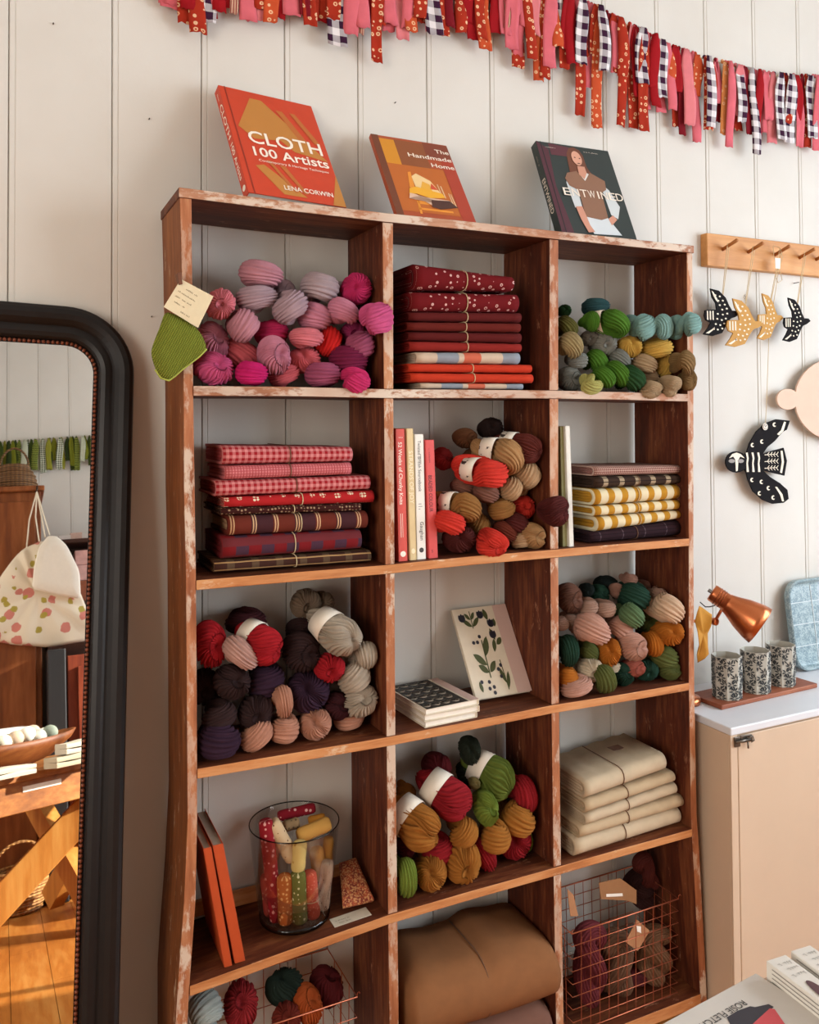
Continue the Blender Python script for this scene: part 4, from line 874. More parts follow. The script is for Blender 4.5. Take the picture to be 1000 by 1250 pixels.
# patterned notebooks
z3 = sz(3, .57)
M_NBW = plain('dccfb8', .65, var=.04); M_INK = flat('24221f'); M_LEAF = flat('48502a'); M_BERRY = flat('2c2a36'); M_PINKSTRIP = flat('cdaea2')
cx0, cx1 = cell_x(2, 1)
for i, (fx, fy, wd, dp, yaw, lab) in enumerate([(.629, .012, .135, .175, 3, 'cream notebook at the bottom of the lying stack'), (.634, .010, .14, .18, 1, 'cream notebook in the middle of the lying stack'), (.636, .016, .14, .18, 4, 'cream notebook with black floral cover on top of the lying stack')]):
    fx += .0; th = .0125; z0 = z3+.0005+i*(th+.0006); a = math.radians(yaw); X = V(math.cos(a), math.sin(a), 0); Y = V(-math.sin(a), math.cos(a), 0)
    e = book('notebook', lab, V(fx, fy, z0+th), -X*wd, Y*dp, V(0, 0, -th), M_NBW, 'notebooks lying in a stack', 'notebook', .0014)
    if i == 2:
        F_ = Face(V(fx, fy, z0+th)-X*wd, X*wd, Y*dp, e); F_.poly('cover_print', [(0.03, .0), (.80, .0), (.80, 1), (.03, 1)], M_INK, 1); F_.poly('spine_strip', [(.84, 0), (1, 0), (1, 1), (.84, 1)], M_PINKSTRIP, 1)
        lv = []
        for yy in range(6):
            for xx in range(4):
                for s_ in (-1, 1): lv.append(leafpoly(.10+.18*xx, .05+.16*yy, .13, .028, 90-s_*35)); lv.append(leafpoly(.10+.18*xx, .10+.16*yy, .10, .022, 90-s_*65))
        F_.polys('floral_print', [[(min(max(u, .04), .79), min(max(v, .01), .99)) for u, v in p] for p in lv], flat('a89c8a'), 2)
X, up, nn = lean_axes(-.4, 32.9); W_, H_, T_ = .153, .2194, .010; b = V(.742, .078, sz(3, .75)+.0125)
e = book('notebook', 'cream notebook with dark floral cover standing up and leaning on the wall', b-X*W_/2, X*W_, up*H_, -nn*T_, M_NBW, None, 'notebook', .0014)
F_ = Face(b-X*W_/2, X*W_, up*H_, e); F_.poly('spine_strip', [(.74, 0), (1, 0), (1, 1), (.74, 1)], M_PINKSTRIP, 1)
lv = [[(.34, .20), (.36, .20), (.38, .62), (.36, .62)], [(.28, .76), (.295, .76), (.30, .96), (.285, .96)], [(.60, .05), (.615, .05), (.60, .38), (.585, .38)]]
lv += [leafpoly(.35, .34, .24, .045, 145), leafpoly(.37, .44, .24, .05, 65), leafpoly(.35, .26, .18, .04, 150), leafpoly(.37, .26, .18, .04, 40), leafpoly(.28, .78, .18, .03, 150), leafpoly(.29, .78, .18, .03, 35), leafpoly(.28, .86, .12, .025, 140), leafpoly(.29, .86, .12, .025, 45),
       leafpoly(.60, .62, .16, .035, 250), leafpoly(.62, .60, .15, .03, 110), leafpoly(.62, .55, .14, .035, 30), leafpoly(.60, .12, .20, .03, 110), leafpoly(.61, .06, .2, .03, 70), leafpoly(.55, .97, .14, .04, 285), leafpoly(.15, .06, .12, .03, 100), leafpoly(.68, .75, .1, .03, 80)]
F_.polys('leaf_print', [[(min(max(u, .02), .73), min(max(v, .01), .99)) for u, v in p] for p in lv], M_LEAF, 2)
bl = [ell(x, y, .028, .022, 10) for x, y in ((.22, .60), (.29, .60), (.35, .66), (.17, .17), (.30, .16), (.28, .09), (.36, .10), (.35, .04), (.52, .28), (.58, .32), (.54, .20))]
bl += [leafpoly(x, y, .10, .035, a) for x, y in ((.13, .84), (.47, .86), (.60, .62), (.62, .75)) for a in (60, 90, 120)]
F_.polys('berry_print', [[(min(max(u, .02), .73), min(max(v, .01), .99)) for u, v in p] for p in bl], M_BERRY, 3)
# ================================================================== sock with card, hung on the side panel
def Z(org, s): return lambda a, b: (org[0]+a/s, org[1]+b/s)
def puffy(name, pts3, nrm_, th, mat, parent=None, rings=((1, 0), (.96, .45), (.86, .8), (.6, 1.0), (.3, 1.05)), ctr=1.05, **k):
    """cushion-like solid from an outline in space; th is the half thickness, nrm_ its direction"""
    P = np.array(pts3); c = P.mean(0); n = len(P); vs = []; fs = []
    for sg in (1, -1):
        b = len(vs)
        for f, h in rings: vs += [c+(p-c)*f+np.asarray(nrm_)*th*h*sg for p in P]
        vs.append(c+np.asarray(nrm_)*th*ctr*sg); m = len(rings)
        for i in range(m-1):
            for j in range(n): fs.append((b+i*n+j, b+i*n+(j+1) % n, b+(i+1)*n+(j+1) % n, b+(i+1)*n+j))
        for j in range(n): fs.append((b+(m-1)*n+j, b+(m-1)*n+(j+1) % n, b+m*n))
    if rings[0][1] == 0:
        me = mk(name, vs, fs, mat, parent, smooth=True, **k); bm_ = bmesh.new(); bm_.from_mesh(me.data); bmesh.ops.remove_doubles(bm_, verts=bm_.verts, dist=1e-6); bmesh.ops.recalc_face_normals(bm_, faces=bm_.faces); bm_.to_mesh(me.data); bm_.free(); return me
    return mk(name, vs, fs, mat, parent, smooth=True, **k)
def dense(poly, n=4):
    out = []
    for a, b in zip(poly, poly[1:]+poly[:1]):
        for k in range(n): out.append((a[0]+(b[0]-a[0])*k/n, a[1]+(b[1]-a[1])*k/n))
    return out
def smoothpoly(poly, it=2):
    for _ in range(it):
        out = []
        for a, b in zip(poly, poly[1:]+poly[:1]): out += [(a[0]*.75+b[0]*.25, a[1]*.75+b[1]*.25), (a[0]*.25+b[0]*.75, a[1]*.25+b[1]*.75)]
        poly = out
    return poly
def knit(hexa, hexb):
    t = NT('knit_'+hexa); co = t.coord('Object', (1, 1, 1), (0, math.radians(-28), 0))
    w1 = t.n('ShaderNodeTexWave', wave_type='BANDS', bands_direction='X'); w1.inputs['Scale'].default_value = 80; w1.inputs['Distortion'].default_value = 2.0; w1.inputs['Detail Scale'].default_value = 3; t.L(co, w1.inputs['Vector'])
    w2 = t.n('ShaderNodeTexWave', wave_type='BANDS', bands_direction='Z'); w2.inputs['Scale'].default_value = 95; w2.inputs['Distortion'].default_value = 1.5; t.L(co, w2.inputs['Vector'])
    h = t.math('MULTIPLY', w1.outputs['Fac'], t.math('ADD', t.math('MULTIPLY', w2.outputs['Fac'], .6), .4))
    t.base(t.mix(h, lin(hexb), lin(hexa)), .9, 0, .1); t.bump(h, .9, .003); return t.m
zs_ = Z((170, 330), 7.692); sock_y = -.016
so = [(240, 385), (195, 530), (125, 700), (108, 790), (150, 930), (205, 1012), (280, 1032), (340, 985), (400, 930), (480, 870), (570, 800), (632, 735), (620, 670), (560, 560), (450, 475), (330, 410)]
E_ = thing('knitted_sock', 'green hand-knitted baby sock hanging on the worn side panel of the shelf', 'sock', PY(*zs_(350, 1030), sock_y))
puffy('sock_body', [PY(*zs_(*q), sock_y) for q in smoothpoly(so, 2)], V(0, -1, 0), .011, knit('98a03c', '5c6422'), E_)
rim_ = [PY(*zs_(*q), sock_y-.001) for q in smoothpoly([(205, 1005), (280, 1030), (400, 930), (480, 870), (632, 735), (634, 745), (480, 885), (400, 945), (285, 1042), (200, 1015)], 1)]
G().tube([PY(*zs_(*q), sock_y) for q in ((150, 930), (205, 1012), (280, 1034), (340, 988), (400, 933), (480, 873), (570, 803), (632, 737))], .0022, 6).obj('cast_on_edge', plain('a8b04c', .9), E_, smooth=True)
E_ = thing('price_card', 'cream handwritten card clipped over the green sock', 'card', PY(*zs_(550, 540), sock_y-.014))
cq = [PY(*zs_(*q), sock_y-.0135) for q in ((230, 343), (552, 540), (697, 245), (392, 82))]
G().add(cq+[q+V(0, .0008, 0) for q in cq], [(0, 1, 2, 3), (7, 6, 5, 4), (0, 4, 5, 1), (1, 5, 6, 2), (2, 6, 7, 3), (3, 7, 4, 0)]).obj('card', plain('d8c8a4', .7, var=.05), E_)
CF = Face(cq[0], cq[1]-cq[0], cq[3]-cq[0], E_); M_PEN = flat('5a4a3c')
for k, (u0, wd) in enumerate(((.25, .024), (.10, .036), (.10, .034), (.16, .022), (.42, .018))): CF.scribble('handwriting', u0, .80-.17*k, M_PEN, 1, w=wd, h=.0034)
cp = PY(*zs_(390, 95), sock_y-.014); bevel(G().obox(cp+V(-.004, -.004, -.009), (.007, 0, .002), (0, .022, 0), (-.003, 0, .022)).obj('clip', plain('6a3d22', .6), E_), .001)

# ================================================================== glass vase of fabric rolls, pouch and card
zv = Z((305, 960), 5.882); z4 = sz(4, .24)
vb = PZ(361, 1124, sz(4, .2)); vb[1] = min(max(vb[1], .092), .108); vb[2] = max(sz(4, vb[0]-.07), sz(4, vb[0]+.07), sz(4, vb[0]))+.0006
mp = depth(vb)/FPX; r_top, r_bot = 55*mp, 43*mp; vh = PY(366, 1001, vb[1])[2]-vb[2]
if vb[1]+r_top > .212: r_top = .212-vb[1]
def glassmat(name, tint, edge):
    t = NT(name); t.t.nodes.remove(t.b); out = t.t.nodes['Material Output']
    a = t.n('ShaderNodeBsdfTransparent'); a.inputs[0].default_value = tint; g = t.n('ShaderNodeBsdfGlossy'); g.inputs['Roughness'].default_value = .02; g.inputs[0].default_value = (.9, .9, .9, 1)
    lw = t.n('ShaderNodeLayerWeight'); lw.inputs[0].default_value = edge; mx = t.n('ShaderNodeMixShader'); t.L(t.math('MULTIPLY', lw.outputs['Fresnel'], .5), mx.inputs[0]); t.L(a.outputs[0], mx.inputs[1]); t.L(g.outputs[0], mx.inputs[2]); t.L(mx.outputs[0], out.inputs[0]); return t.m
M_GLASS = glassmat('clear_glass', (.965, .965, .96, 1), .22); M_GLASSD = glassmat('glass_base', (.25, .24, .23, 1), .4)
E_ = thing('glass_vase', 'wide clear glass vase filled with patterned fabric rolls', 'vase', vb)
G().lathe(vb, (0, 0, 1), [(.012, r_bot-.002), (.012, r_bot), (vh*.5, (r_bot+r_top)/2), (vh, r_top), (vh+.0012, r_top-.001), (vh, r_top-.0022), (vh*.5, (r_bot+r_top)/2-.0022), (.0125, r_bot-.0035)], 64).obj('vase_wall', M_GLASS, E_, smooth=True)
G().lathe(vb, (0, 0, 1), [(0, 0), (0, r_bot-.006), (.003, r_bot-.001), (.012, r_bot), (.0122, 0)], 64).obj('vase_base', M_GLASSD, E_, smooth=True)
G().tube([vb+V(math.cos(a)*(r_top-.001), math.sin(a)*(r_top-.001), vh) for a in np.linspace(0, 2*math.pi, 49)[:-1]], .0013, 6, closed=True).obj('vase_rim', M_GLASSD, E_, smooth=True)
def rollcloth(base, dot, sc=90, r=.28): return c_dots(base, dot, sc, 0, r, .5)
def roll(label, a, b, rpx, mat, dy, ext=0.0, tie=False):
    y = vb[1]+dy; A, B = PY(*zv(*a), y), PY(*zv(*b), y+ext); rad = rpx*1.18/5.882*mp
    for P in (A, B):
        f = min(1, max(0, (P[2]-vb[2])/vh)); R_ = r_bot+(r_top-r_bot)*f-.004-rad*.9; q = P[:2]-vb[:2]; l = np.linalg.norm(q)
        if l > R_: P[:2] = vb[:2]+q*R_/l
        P[2] = max(P[2], vb[2]+.014+rad*.3)
    ax = B-A; L = np.linalg.norm(ax); ax = ax/L; u = nrm(np.cross(ax, V(.3, .9, .2))); q = np.cross(ax, u); n = 22; st = np.linspace(0, 1, 7); vs = []; uv = []
    prof = [(0, .35), (0, .80), (.004, .97)]+[(L*t, 1+.03*math.sin(9*t)) for t in st[1:-1]]+[(L-.004, .97), (L, .8), (L, .35)]
    for d, f in prof:
        for k in range(n+1):
            c = 2*math.pi*k/n; vs.append(A+ax*d+(u*math.cos(c)+q*math.sin(c))*rad*f); uv.append((d, c*rad))
    m = len(prof); fs = [(i*(n+1)+k, i*(n+1)+k+1, (i+1)*(n+1)+k+1, (i+1)*(n+1)+k) for i in range(m-1) for k in range(n)]+[tuple(range(n)), tuple((m-1)*(n+1)+k for k in range(n))]
    E2 = thing('fabric_roll', label, 'fabric roll', (A+B)/2, 'fabric rolls in the glass vase'); mk('rolled_fabric', vs, fs, mat, E2, uv=uv, smooth=True)
    if tie: G().tube([A+ax*L*.6+(u*math.cos(c)+q*math.sin(c))*(rad*1.03+.0006) for c in np.linspace(0, 2*math.pi, 21)[:-1]], .0009, 5, closed=True).obj('twine', M_TWINE, E2)
for a in [
    ('dark red dotted fabric roll standing along the vase wall', (85, 255), (185, 965), 42, rollcloth('8a1c24', 'd89a90'), -.035),
    ('dark red dotted fabric roll lying across the top', (205, 215), (465, 152), 32, rollcloth('8a1c28', 'e0b0a8'), .045),
    ('cream spotted fabric roll slanting down in the vase', (155, 255), (310, 520), 46, rollcloth('cdb088', '6a4630', 110, .2), -.028),
    ('beige floral fabric roll seen end on', (240, 290), (350, 258), 34, rollcloth('a88a64', '6a5a40', 120, .3), .02),
    ('plain tan fabric roll lying on top of the others', (345, 360), (630, 252), 44, c_plain('c8964c'), -.012),
    ('amber fabric roll behind the plain tan one', (420, 255), (640, 190), 32, c_plain('b87a2c'), .03),
    ('orange patterned fabric roll standing in the vase', (250, 640), (252, 985), 46, rollcloth('b0602c', 'e0a868', 110, .32), -.05),
    ('green dotted fabric roll standing in the vase', (345, 615), (360, 985), 46, rollcloth('6a6c34', 'd8d0a0', 90, .25), -.055),
    ('coral fabric roll tied with string standing in the vase', (425, 615), (455, 940), 44, rollcloth('c0503c', 'e08a70', 160, .25), -.05, 0, True),
    ('cream fabric roll with dark specks standing in the vase', (580, 535), (548, 890), 38, rollcloth('cdb096', '5a3a34', 130, .2), -.035),
    ('mustard fabric roll with dark specks', (478, 445), (500, 660), 44, rollcloth('c08a3c', '6a4020', 110, .18), -.008),
    ('narrow mustard fabric roll', (570, 365), (553, 545), 32, c_plain('bc8438'), -.004),
    ('red spotted fabric roll at the back of the vase', (612, 460), (622, 640), 36, rollcloth('8a2024', 'd0a090'), .02),
    ('pale yellow fabric roll with a frayed edge', (362, 395), (345, 605), 42, rollcloth('d8bc74', 'b08a40', 60, .2), -.045),
    ('rose dotted fabric roll against the vase wall', (108, 640), (140, 920), 38, rollcloth('9a4038', 'd0a080', 100, .25), -.02)]: roll(*a)
bq = [PZ(*zv(690, 915), z4+.006), PZ(*zv(905, 865), z4+.006), PZ(*zv(945, 850), z4+.008), PZ(*zv(800, 545), z4+.05), PZ(*zv(660, 590), z4+.05)]
bq = [V(min(q[0], cell_x(3, 0)[1]-.006), min(q[1], .19), q[2]) for q in bq]; pn = nrm(np.cross(bq[1]-bq[0], bq[4]-bq[0])); b5 = []
for a, b in zip(bq, bq[1:]+bq[:1]): b5 += [a+(b-a)*t+V(-.008, 0, .008) for t in (0, .25, .5, .75)]
t_ = NT('pouch_fabric'); n1 = t_.noise(t_.coord('Object'), 90, 3); n2 = t_.noise(t_.coord('Object'), 240, 2)
t_.base(t_.mix(t_.ramp(n2, [(.5, (0, 0, 0, 1)), (.56, (1, 1, 1, 1))]), t_.mix(t_.ramp(n1, [(.45, (0, 0, 0, 1)), (.55, (1, 1, 1, 1))]), lin('7a2c1c'), lin('a04a28')), lin('c08a5a')), .8)
tag(puffy('fabric_pouch', [q+pn*.008 for q in b5], pn, .010, t_.m), 'small rust patterned fabric packet lying beside the glass vase', 'fabric packet')
ck = [PZ(*zv(*q), z4+.0012) for q in ((610, 1022), (875, 948), (832, 893), (573, 965))]; ck = [V(q[0], q[1], sz(4, q[0])+.0014) for q in ck]
e = tag(G().add(ck+[q-V(0, 0, .001) for q in ck], [(0, 1, 2, 3), (7, 6, 5, 4), (0, 4, 5, 1), (1, 5, 6, 2), (2, 6, 7, 3), (3, 7, 4, 0)]).obj('price_card', plain('c8bda8', .7)), 'small pale card lying at the front of the shelf by the vase', 'card')
CF = Face(ck[0], ck[1]-ck[0], ck[3]-ck[0], e); CF.scribble('handwriting', .1, .5, M_PEN, 1, w=.03, h=.004); CF.scribble('handwriting', .1, .2, M_PEN, 1, w=.03, h=.004)

# ================================================================== wire baskets of yarn in the bottom row
def wire_basket(label, x0, x1, y0, y1, z0, z1, nxw, nzw):
    E_ = thing('wire_basket', label, 'wire basket', ((x0+x1)/2, (y0+y1)/2, z0), 'copper wire baskets'); r = .0010; tp = .004
    def ring(z, rr, nm, k=0):
        i = tp*(1-(z-z0)/(z1-z0)); G().tube([(x0+i, y0+i, z), (x1-i, y0+i, z), (x1-i, y1-i, z), (x0+i, y1-i, z)], rr, 6, closed=True).obj(nm, M_COPPERWIRE, E_, smooth=True)
    ring(z1, .0019, 'rim'); ring(z0+.005, .0018, 'base_wire')
    for k in range(1, nzw): ring(z0+(z1-z0)*k/nzw, r, 'wire')
    for k in range(1, nxw):
        x = x0+(x1-x0)*k/nxw
        for y, s_ in ((y0, 1), (y1, -1)): G().tube([(x, y+tp*s_, z0+.002), (x, y, z1)], r, 5).obj('wire', M_COPPERWIRE, E_)
    ny = max(3, int(nxw*(y1-y0)/(x1-x0)))
    for k in range(1, ny):
        y = y0+(y1-y0)*k/ny
        for x, s_ in ((x0, 1), (x1, -1)): G().tube([(x+tp*s_, y, z0+.002), (x, y, z1)], r, 5).obj('wire', M_COPPERWIRE, E_)
    for x, y in ((x0, y0), (x1, y0), (x1, y1), (x0, y1)):
        G().tube([(x, y, z1), (x, y-.001, z1+.008), (x+.003, y-.003, z1+.012), (x+.005, y-.003, z1+.008)], r, 5).obj('corner_loop', M_COPPERWIRE, E_)
    return E_
cx0, cx1 = cell_x(4, 0); zb5 = sz(5, .2)+.001
rz = PY(436, 1217, .012)
wire_basket('copper wire basket of bright yarn below the orange books', cx0+.015, min(rz[0], cx1-.012), .012, .19, zb5, rz[2], 9, 6)
zk = Z((220, 1150), 3.846); placed = []
for (zx, zy, w_, h_, ang, kind, hx, nm, yy) in [(120, 310, 165, 170, -20, 'u', 'a8b0aa', 'pale blue grey', .03), (285, 285, 170, 220, 0, 'b', '9a2226', 'red and pink flecked', .06), (490, 200, 190, 160, 0, 'b', '1c2a20', 'dark green', .09), (600, 285, 135, 190, 0, 'b', 'b4501c', 'burnt orange', .05), (690, 200, 160, 190, 0, 'b', '5e1418', 'dark red', .09), (500, 360, 150, 160, 0, 'b', '7a2818', 'russet', .035)]:
    put_skein((4, 0), (*zk(zx, zy), w_/3.846, h_/3.846, ang, kind, (0.05, .5, -.85), True), yy, hx, nm+' yarn skein in the wire basket below the orange books', 'yarn in the wire basket below the orange books', None, placed, False)
cx0, cx1 = cell_x(4, 2); zb5 = sz(5, 1.0)+.001; zq = Z((680, 1040), 5.556)
A = PY(*zq(100, 505), .016); B = PY(*zq(825, 365), .016)
wire_basket('copper wire basket of long brown skeins beside the cabinet', max(A[0], cx0+.012), min(B[0], cx1-.01), .016, .19, zb5, (A[2]+B[2])/2, 12, 8)
for (zx, zy, L_, d_, ang, hx, nm, yy) in [(222, 740, 830, 180, 91, '7a3238', 'maroon pink', .07), (395, 740, 830, 185, 89, '7c5a44', 'taupe brown', .072), (655, 680, 720, 190, 91, '8a6448', 'warm beige brown', .072), (520, 850, 520, 130, 90, '6a2a2e', 'dark wine', .10), (560, 240, 240, 150, 60, '3a1c1a', 'very dark brown', .13), (600, 130, 260, 110, 70, '5a2018', 'dark rust', .12)]:
    C0 = PY(*zq(zx, zy), yy); m_ = depth(C0)/FPX/5.556; bot = C0[2]-L_*m_/2*abs(math.sin(math.radians(ang)))
    if bot < zb5+.004: L_ = 2*(C0[2]-zb5-.004)/m_*.84 if ang > 80 else L_
    put_skein((4, 2), (*zq(zx, zy), L_/5.556, d_*1.45/5.556, ang, 's', (0, 1, 0), True), yy-.02, hx, nm+' long twisted skein in the basket beside the cabinet', 'long skeins in the wire basket', None, placed, False)
KRAFT = plain('9a6c44', .8, var=.1); KR2 = plain('b07c54', .8, var=.1)
for lab, pts, yy, mt in (('kraft paper tag with a white label lying on the brown skeins', [(285, 210), (430, 178), (540, 260), (540, 355), (480, 330), (300, 320)], .06, KRAFT), ('kraft paper tag tilted like a diamond on the beige skein', [(545, 460), (630, 535), (548, 672), (465, 610)], .022, KR2), ('narrow kraft paper tag standing at the basket corner', [(70, 250), (112, 290), (145, 435), (92, 437)], .03, KR2)):
    P = [PY(*zq(*q), yy) for q in pts]; n = len(P); e = tag(G().add(P+[q+V(0, .0015, 0) for q in P], [tuple(range(n)), tuple(range(2*n-1, n-1, -1))]+[(i, n+i, n+(i+1) % n, (i+1) % n) for i in range(n)]).obj('kraft_tag', mt), lab, 'paper tag', 'kraft paper tags')
    if n == 6: G().add([PY(*zq(*q), yy-.0008) for q in ((335, 285), (445, 280), (447, 300), (335, 305))], [(0, 1, 2, 3)]).obj('white_label', M_WHITE, e)
    if n == 4 and yy < .025: G().add([PY(*zq(*q), yy-.0008) for q in ((540, 500), (570, 505), (572, 550), (545, 540))], [(0, 1, 2, 3)]).obj('white_label', M_WHITE, e)

# ================================================================== rag garland along the wall
GY = WALL_Y-.016
top_px = [(640, -30), (680, -8), (710, 2), (732, 13), (785, 40), (809, 55), (832, 62), (860, 72), (886, 78), (920, 88), (952, 93), (1000, 95)]
top3 = [PY(a, b, GY) for a, b in top_px]
lefts = [V(x, GY, 2.62+.03*math.cos((x-.3)*2.2)) for x in np.linspace(-.25, top3[0][0]-.04, 14)]
line3 = lefts+top3+[V(2.25, GY, 2.60), V(2.5, GY, 2.62)]
gx = [p[0] for p in line3]; gz = [p[2] for p in line3]
gar = thing('rag_garland', 'red, pink and gingham rag garland strung along the wall above the books', 'garland', (1.1, GY, 2.3))
G().tube(line3, .0015, 6).obj('string', M_TWINE, gar)
def pais(base):
    def fn(t, u, v):
        x = t.n('ShaderNodeTexVoronoi'); x.inputs['Scale'].default_value = 58; x.inputs['Randomness'].default_value = .5; t.L(t.uv, x.inputs['Vector']); d = x.outputs['Distance']
        return t.mix(t.math('MULTIPLY', t.math('GREATER_THAN', d, .13), t.math('LESS_THAN', d, .30)), lin(base), lin('e8b890'))
    return cloth('paisley'+base, fn)
GM = {'p': pais('a8301c'), 'q': pais('c4502c'), 'o': pais('d88a50'), 'g': c_gingham('e8e2e2', '3a1a34', .036), 'k': c_plain('d86a74'), 'l': c_plain('dc7c80'), 'r': c_plain('9c141c'), 's': c_stripes('c8a088', [(.006, 0, .4, '8a3a34', 'u')]), 'd': c_plain('7a1420')}
def strip(xc, z_top, z_bot, wd, mat, dy, parent, y=GY, name='fabric_strip', flip=-1):
    n, m = 9, 5; vs = []; uv = []; L = z_top-z_bot; ph = random.uniform(0, 6); am = random.uniform(.002, .008); cur = random.uniform(-.004, .005); slant = random.uniform(-.006, .006)
    for i in range(n+1):
        t = i/n; w_ = wd*(.45+.55*min(1, t*5))*(1-.06*math.sin(9*t+ph))
        for j in range(m+1):
            s_ = j/m-.5; cut = (random.uniform(0, .006) if i == n else 0)
            vs.append((xc+slant*t+w_*s_+.003*math.sin(5*t+ph), y+flip*(dy+am*(1+math.sin(4*t+ph))*.6+cur*math.cos(s_*3.1)), z_top-L*t+cut)); uv.append((w_*s_+ph, L*t))
    k = len(vs); vs += [(a, b-flip*.0009, c) for a, b, c in vs]; uv += uv
    fs = [(i*(m+1)+j, i*(m+1)+j+1, (i+1)*(m+1)+j+1, (i+1)*(m+1)+j) for i in range(n) for j in range(m)]; fs += [tuple(k+q for q in reversed(f)) for f in fs]
    rim = [j for j in range(m)]; bd = [(i*(m+1), (i+1)*(m+1)) for i in range(n)]+[(n*(m+1)+j, n*(m+1)+j+1) for j in range(m)]+[((i+1)*(m+1)+m, i*(m+1)+m) for i in range(n)]+[(j+1, j) for j in range(m)]
    fs += [(a, b, k+b, k+a) for a, b in bd]
    c = len(vs); g = G(); g.ball((xc, y+flip*.002, z_top+.004), .007, 8, 6, (.8, .7, 1.0)); vs += g.v; uv += [(ph+a[0]-xc, a[2]-z_top) for a in g.v]; fs += [tuple(c+q for q in f) for f in g.f]
    return mk(name, vs, fs, mat, parent, uv=uv, smooth=True)
strips = [(208, 8, 'k'), (226, 30, 'p'), (240, 42, 'p'), (250, 28, 'g'), (266, 18, 'r'), (286, 20, 's'), (297, 10, 'k'), (309, 28, 'k'), (322, 14, 'p'), (340, 26, 'r'), (356, 22, 'k'), (376, 33, 'p'), (390, 28, 'r'), (412, 58, 'g'), (429, 45, 'k'), (439, 46, 's'), (450, 30, 'r'), (460, 77, 'p'), (474, 40, 'k'), (490, 50, 'l'), (500, 40, 'q'), (512, 30, 'p'), (528, 44, 'g'), (542, 46, 'p'), (561, 43, 'p'), (576, 50, 'r'), (590, 62, 'q'), (603, 33, 'r'), (616, 36, 's'), (624, 60, 'k'), (632, 85, 'p'), (634, 70, 'k'), (646, 74, 'p'), (659, 100, 'q'), (668, 98, 'p'), (673, 84, 'k'), (678, 52, 'g'), (688, 85, 'p'), (697, 80, 'r'), (703, 60, 'k'), (709, 143, 'p'), (711, 79, 'g'), (720, 110, 'k'), (731, 158, 'q'), (736, 89, 'g'), (742, 60, 'd'), (753, 92, 'k'), (760, 156, 'p'), (771, 158, 'p'), (778, 120, 'r'), (787, 161, 'p'), (789, 135, 'k'), (785, 103, 'g'), (799, 132, 'r'), (806, 138, 'k'), (809, 120, 'g'), (818, 136, 'k'), (827, 156, 'p'), (833, 166, 'd'), (841, 155, 'l'), (848, 175, 'k'), (864, 160, 'p'), (868, 157, 'g'), (875, 150, 'd'), (886, 166, 'o'), (892, 182, 'k'), (900, 160, 'p'), (905, 151, 'g'), (912, 165, 'd'), (918, 162, 'o'), (921, 191, 'g'), (926, 166, 'r'), (935, 164, 'k'), (943, 176, 'l'), (954, 172, 'g'), (962, 176, 'd'), (966, 175, 'g'), (975, 180, 'k'), (986, 182, 'p'), (992, 170, 'g'), (999, 186, 'k'), (1010, 170, 'p'), (1022, 180, 'l'), (1034, 165, 'g')]
for i in range(70):
    px_ = 205+i*11.8+random.uniform(-4, 4); strips.append((px_, float(np.interp(px_, [200, 450, 640, 720, 800, 880, 1000], [12, 28, 45, 75, 108, 135, 152]))+random.uniform(-10, 10), random.choice('pkkrpdqlk')))
for i, (px_, pb, m_) in enumerate(strips):
    dy = .004+.006*(i % 3)+(.008 if m_ == 'g' else 0); P = PY(px_, pb, GY-dy); zt = float(np.interp(P[0], gx, gz)); wd = {'g': .040, 'k': .036, 'l': .036, 's': .018, 'd': .024}.get(m_, .034)*random.uniform(.85, 1.2)
    strip(P[0], zt, P[2], wd, GM[m_], dy, gar)
# ================================================================== peg rail and hanging wooden birds
zr = Z((840, 260), 3.29); RY0 = WALL_Y-.026
ra, rb_ = PY(863, 284, RY0), PY(863, 324, RY0)
M_RAIL = wood('rail', 'b0743e', 'cf9558', 'e0b078', 'X', 4, .5); M_PEG = wood('peg', '8a5024', 'a8682f', 'bd8048', 'Y', 6, .5)
rail = thing('peg_rail', 'pale wooden peg rail mounted on the wall beside the shelf', 'peg rail', (2.05, WALL_Y, rb_[2]))
bevel(G().box(ra[0], 2.75, RY0, WALL_Y+.0005, rb_[2], ra[2]).obj('rail_board', M_RAIL, rail), .003)
pegs = []
for a in (140, 242, 348, 448, 515):
    p = PY(*zr(a, 140+(a-130)*.06), RY0); pz = ra[2]-.045; o = V(p[0], RY0+.004, pz); tip = o+V(.0, -.058, .018)
    G().tube([o, o+(tip-o)*.5, tip], [.0052, .005, .0056], 12).obj('peg', M_PEG, rail, smooth=True); pegs.append((o, tip))
BIRD = [(70, 390), (66, 412), (72, 430), (92, 440), (80, 462), (62, 487), (100, 494), (138, 482), (160, 440), (172, 424), (190, 418), (212, 404), (200, 393), (178, 392), (166, 372), (152, 340), (125, 312), (90, 303), (98, 338), (112, 362), (116, 388), (95, 388)]
BN = [0]
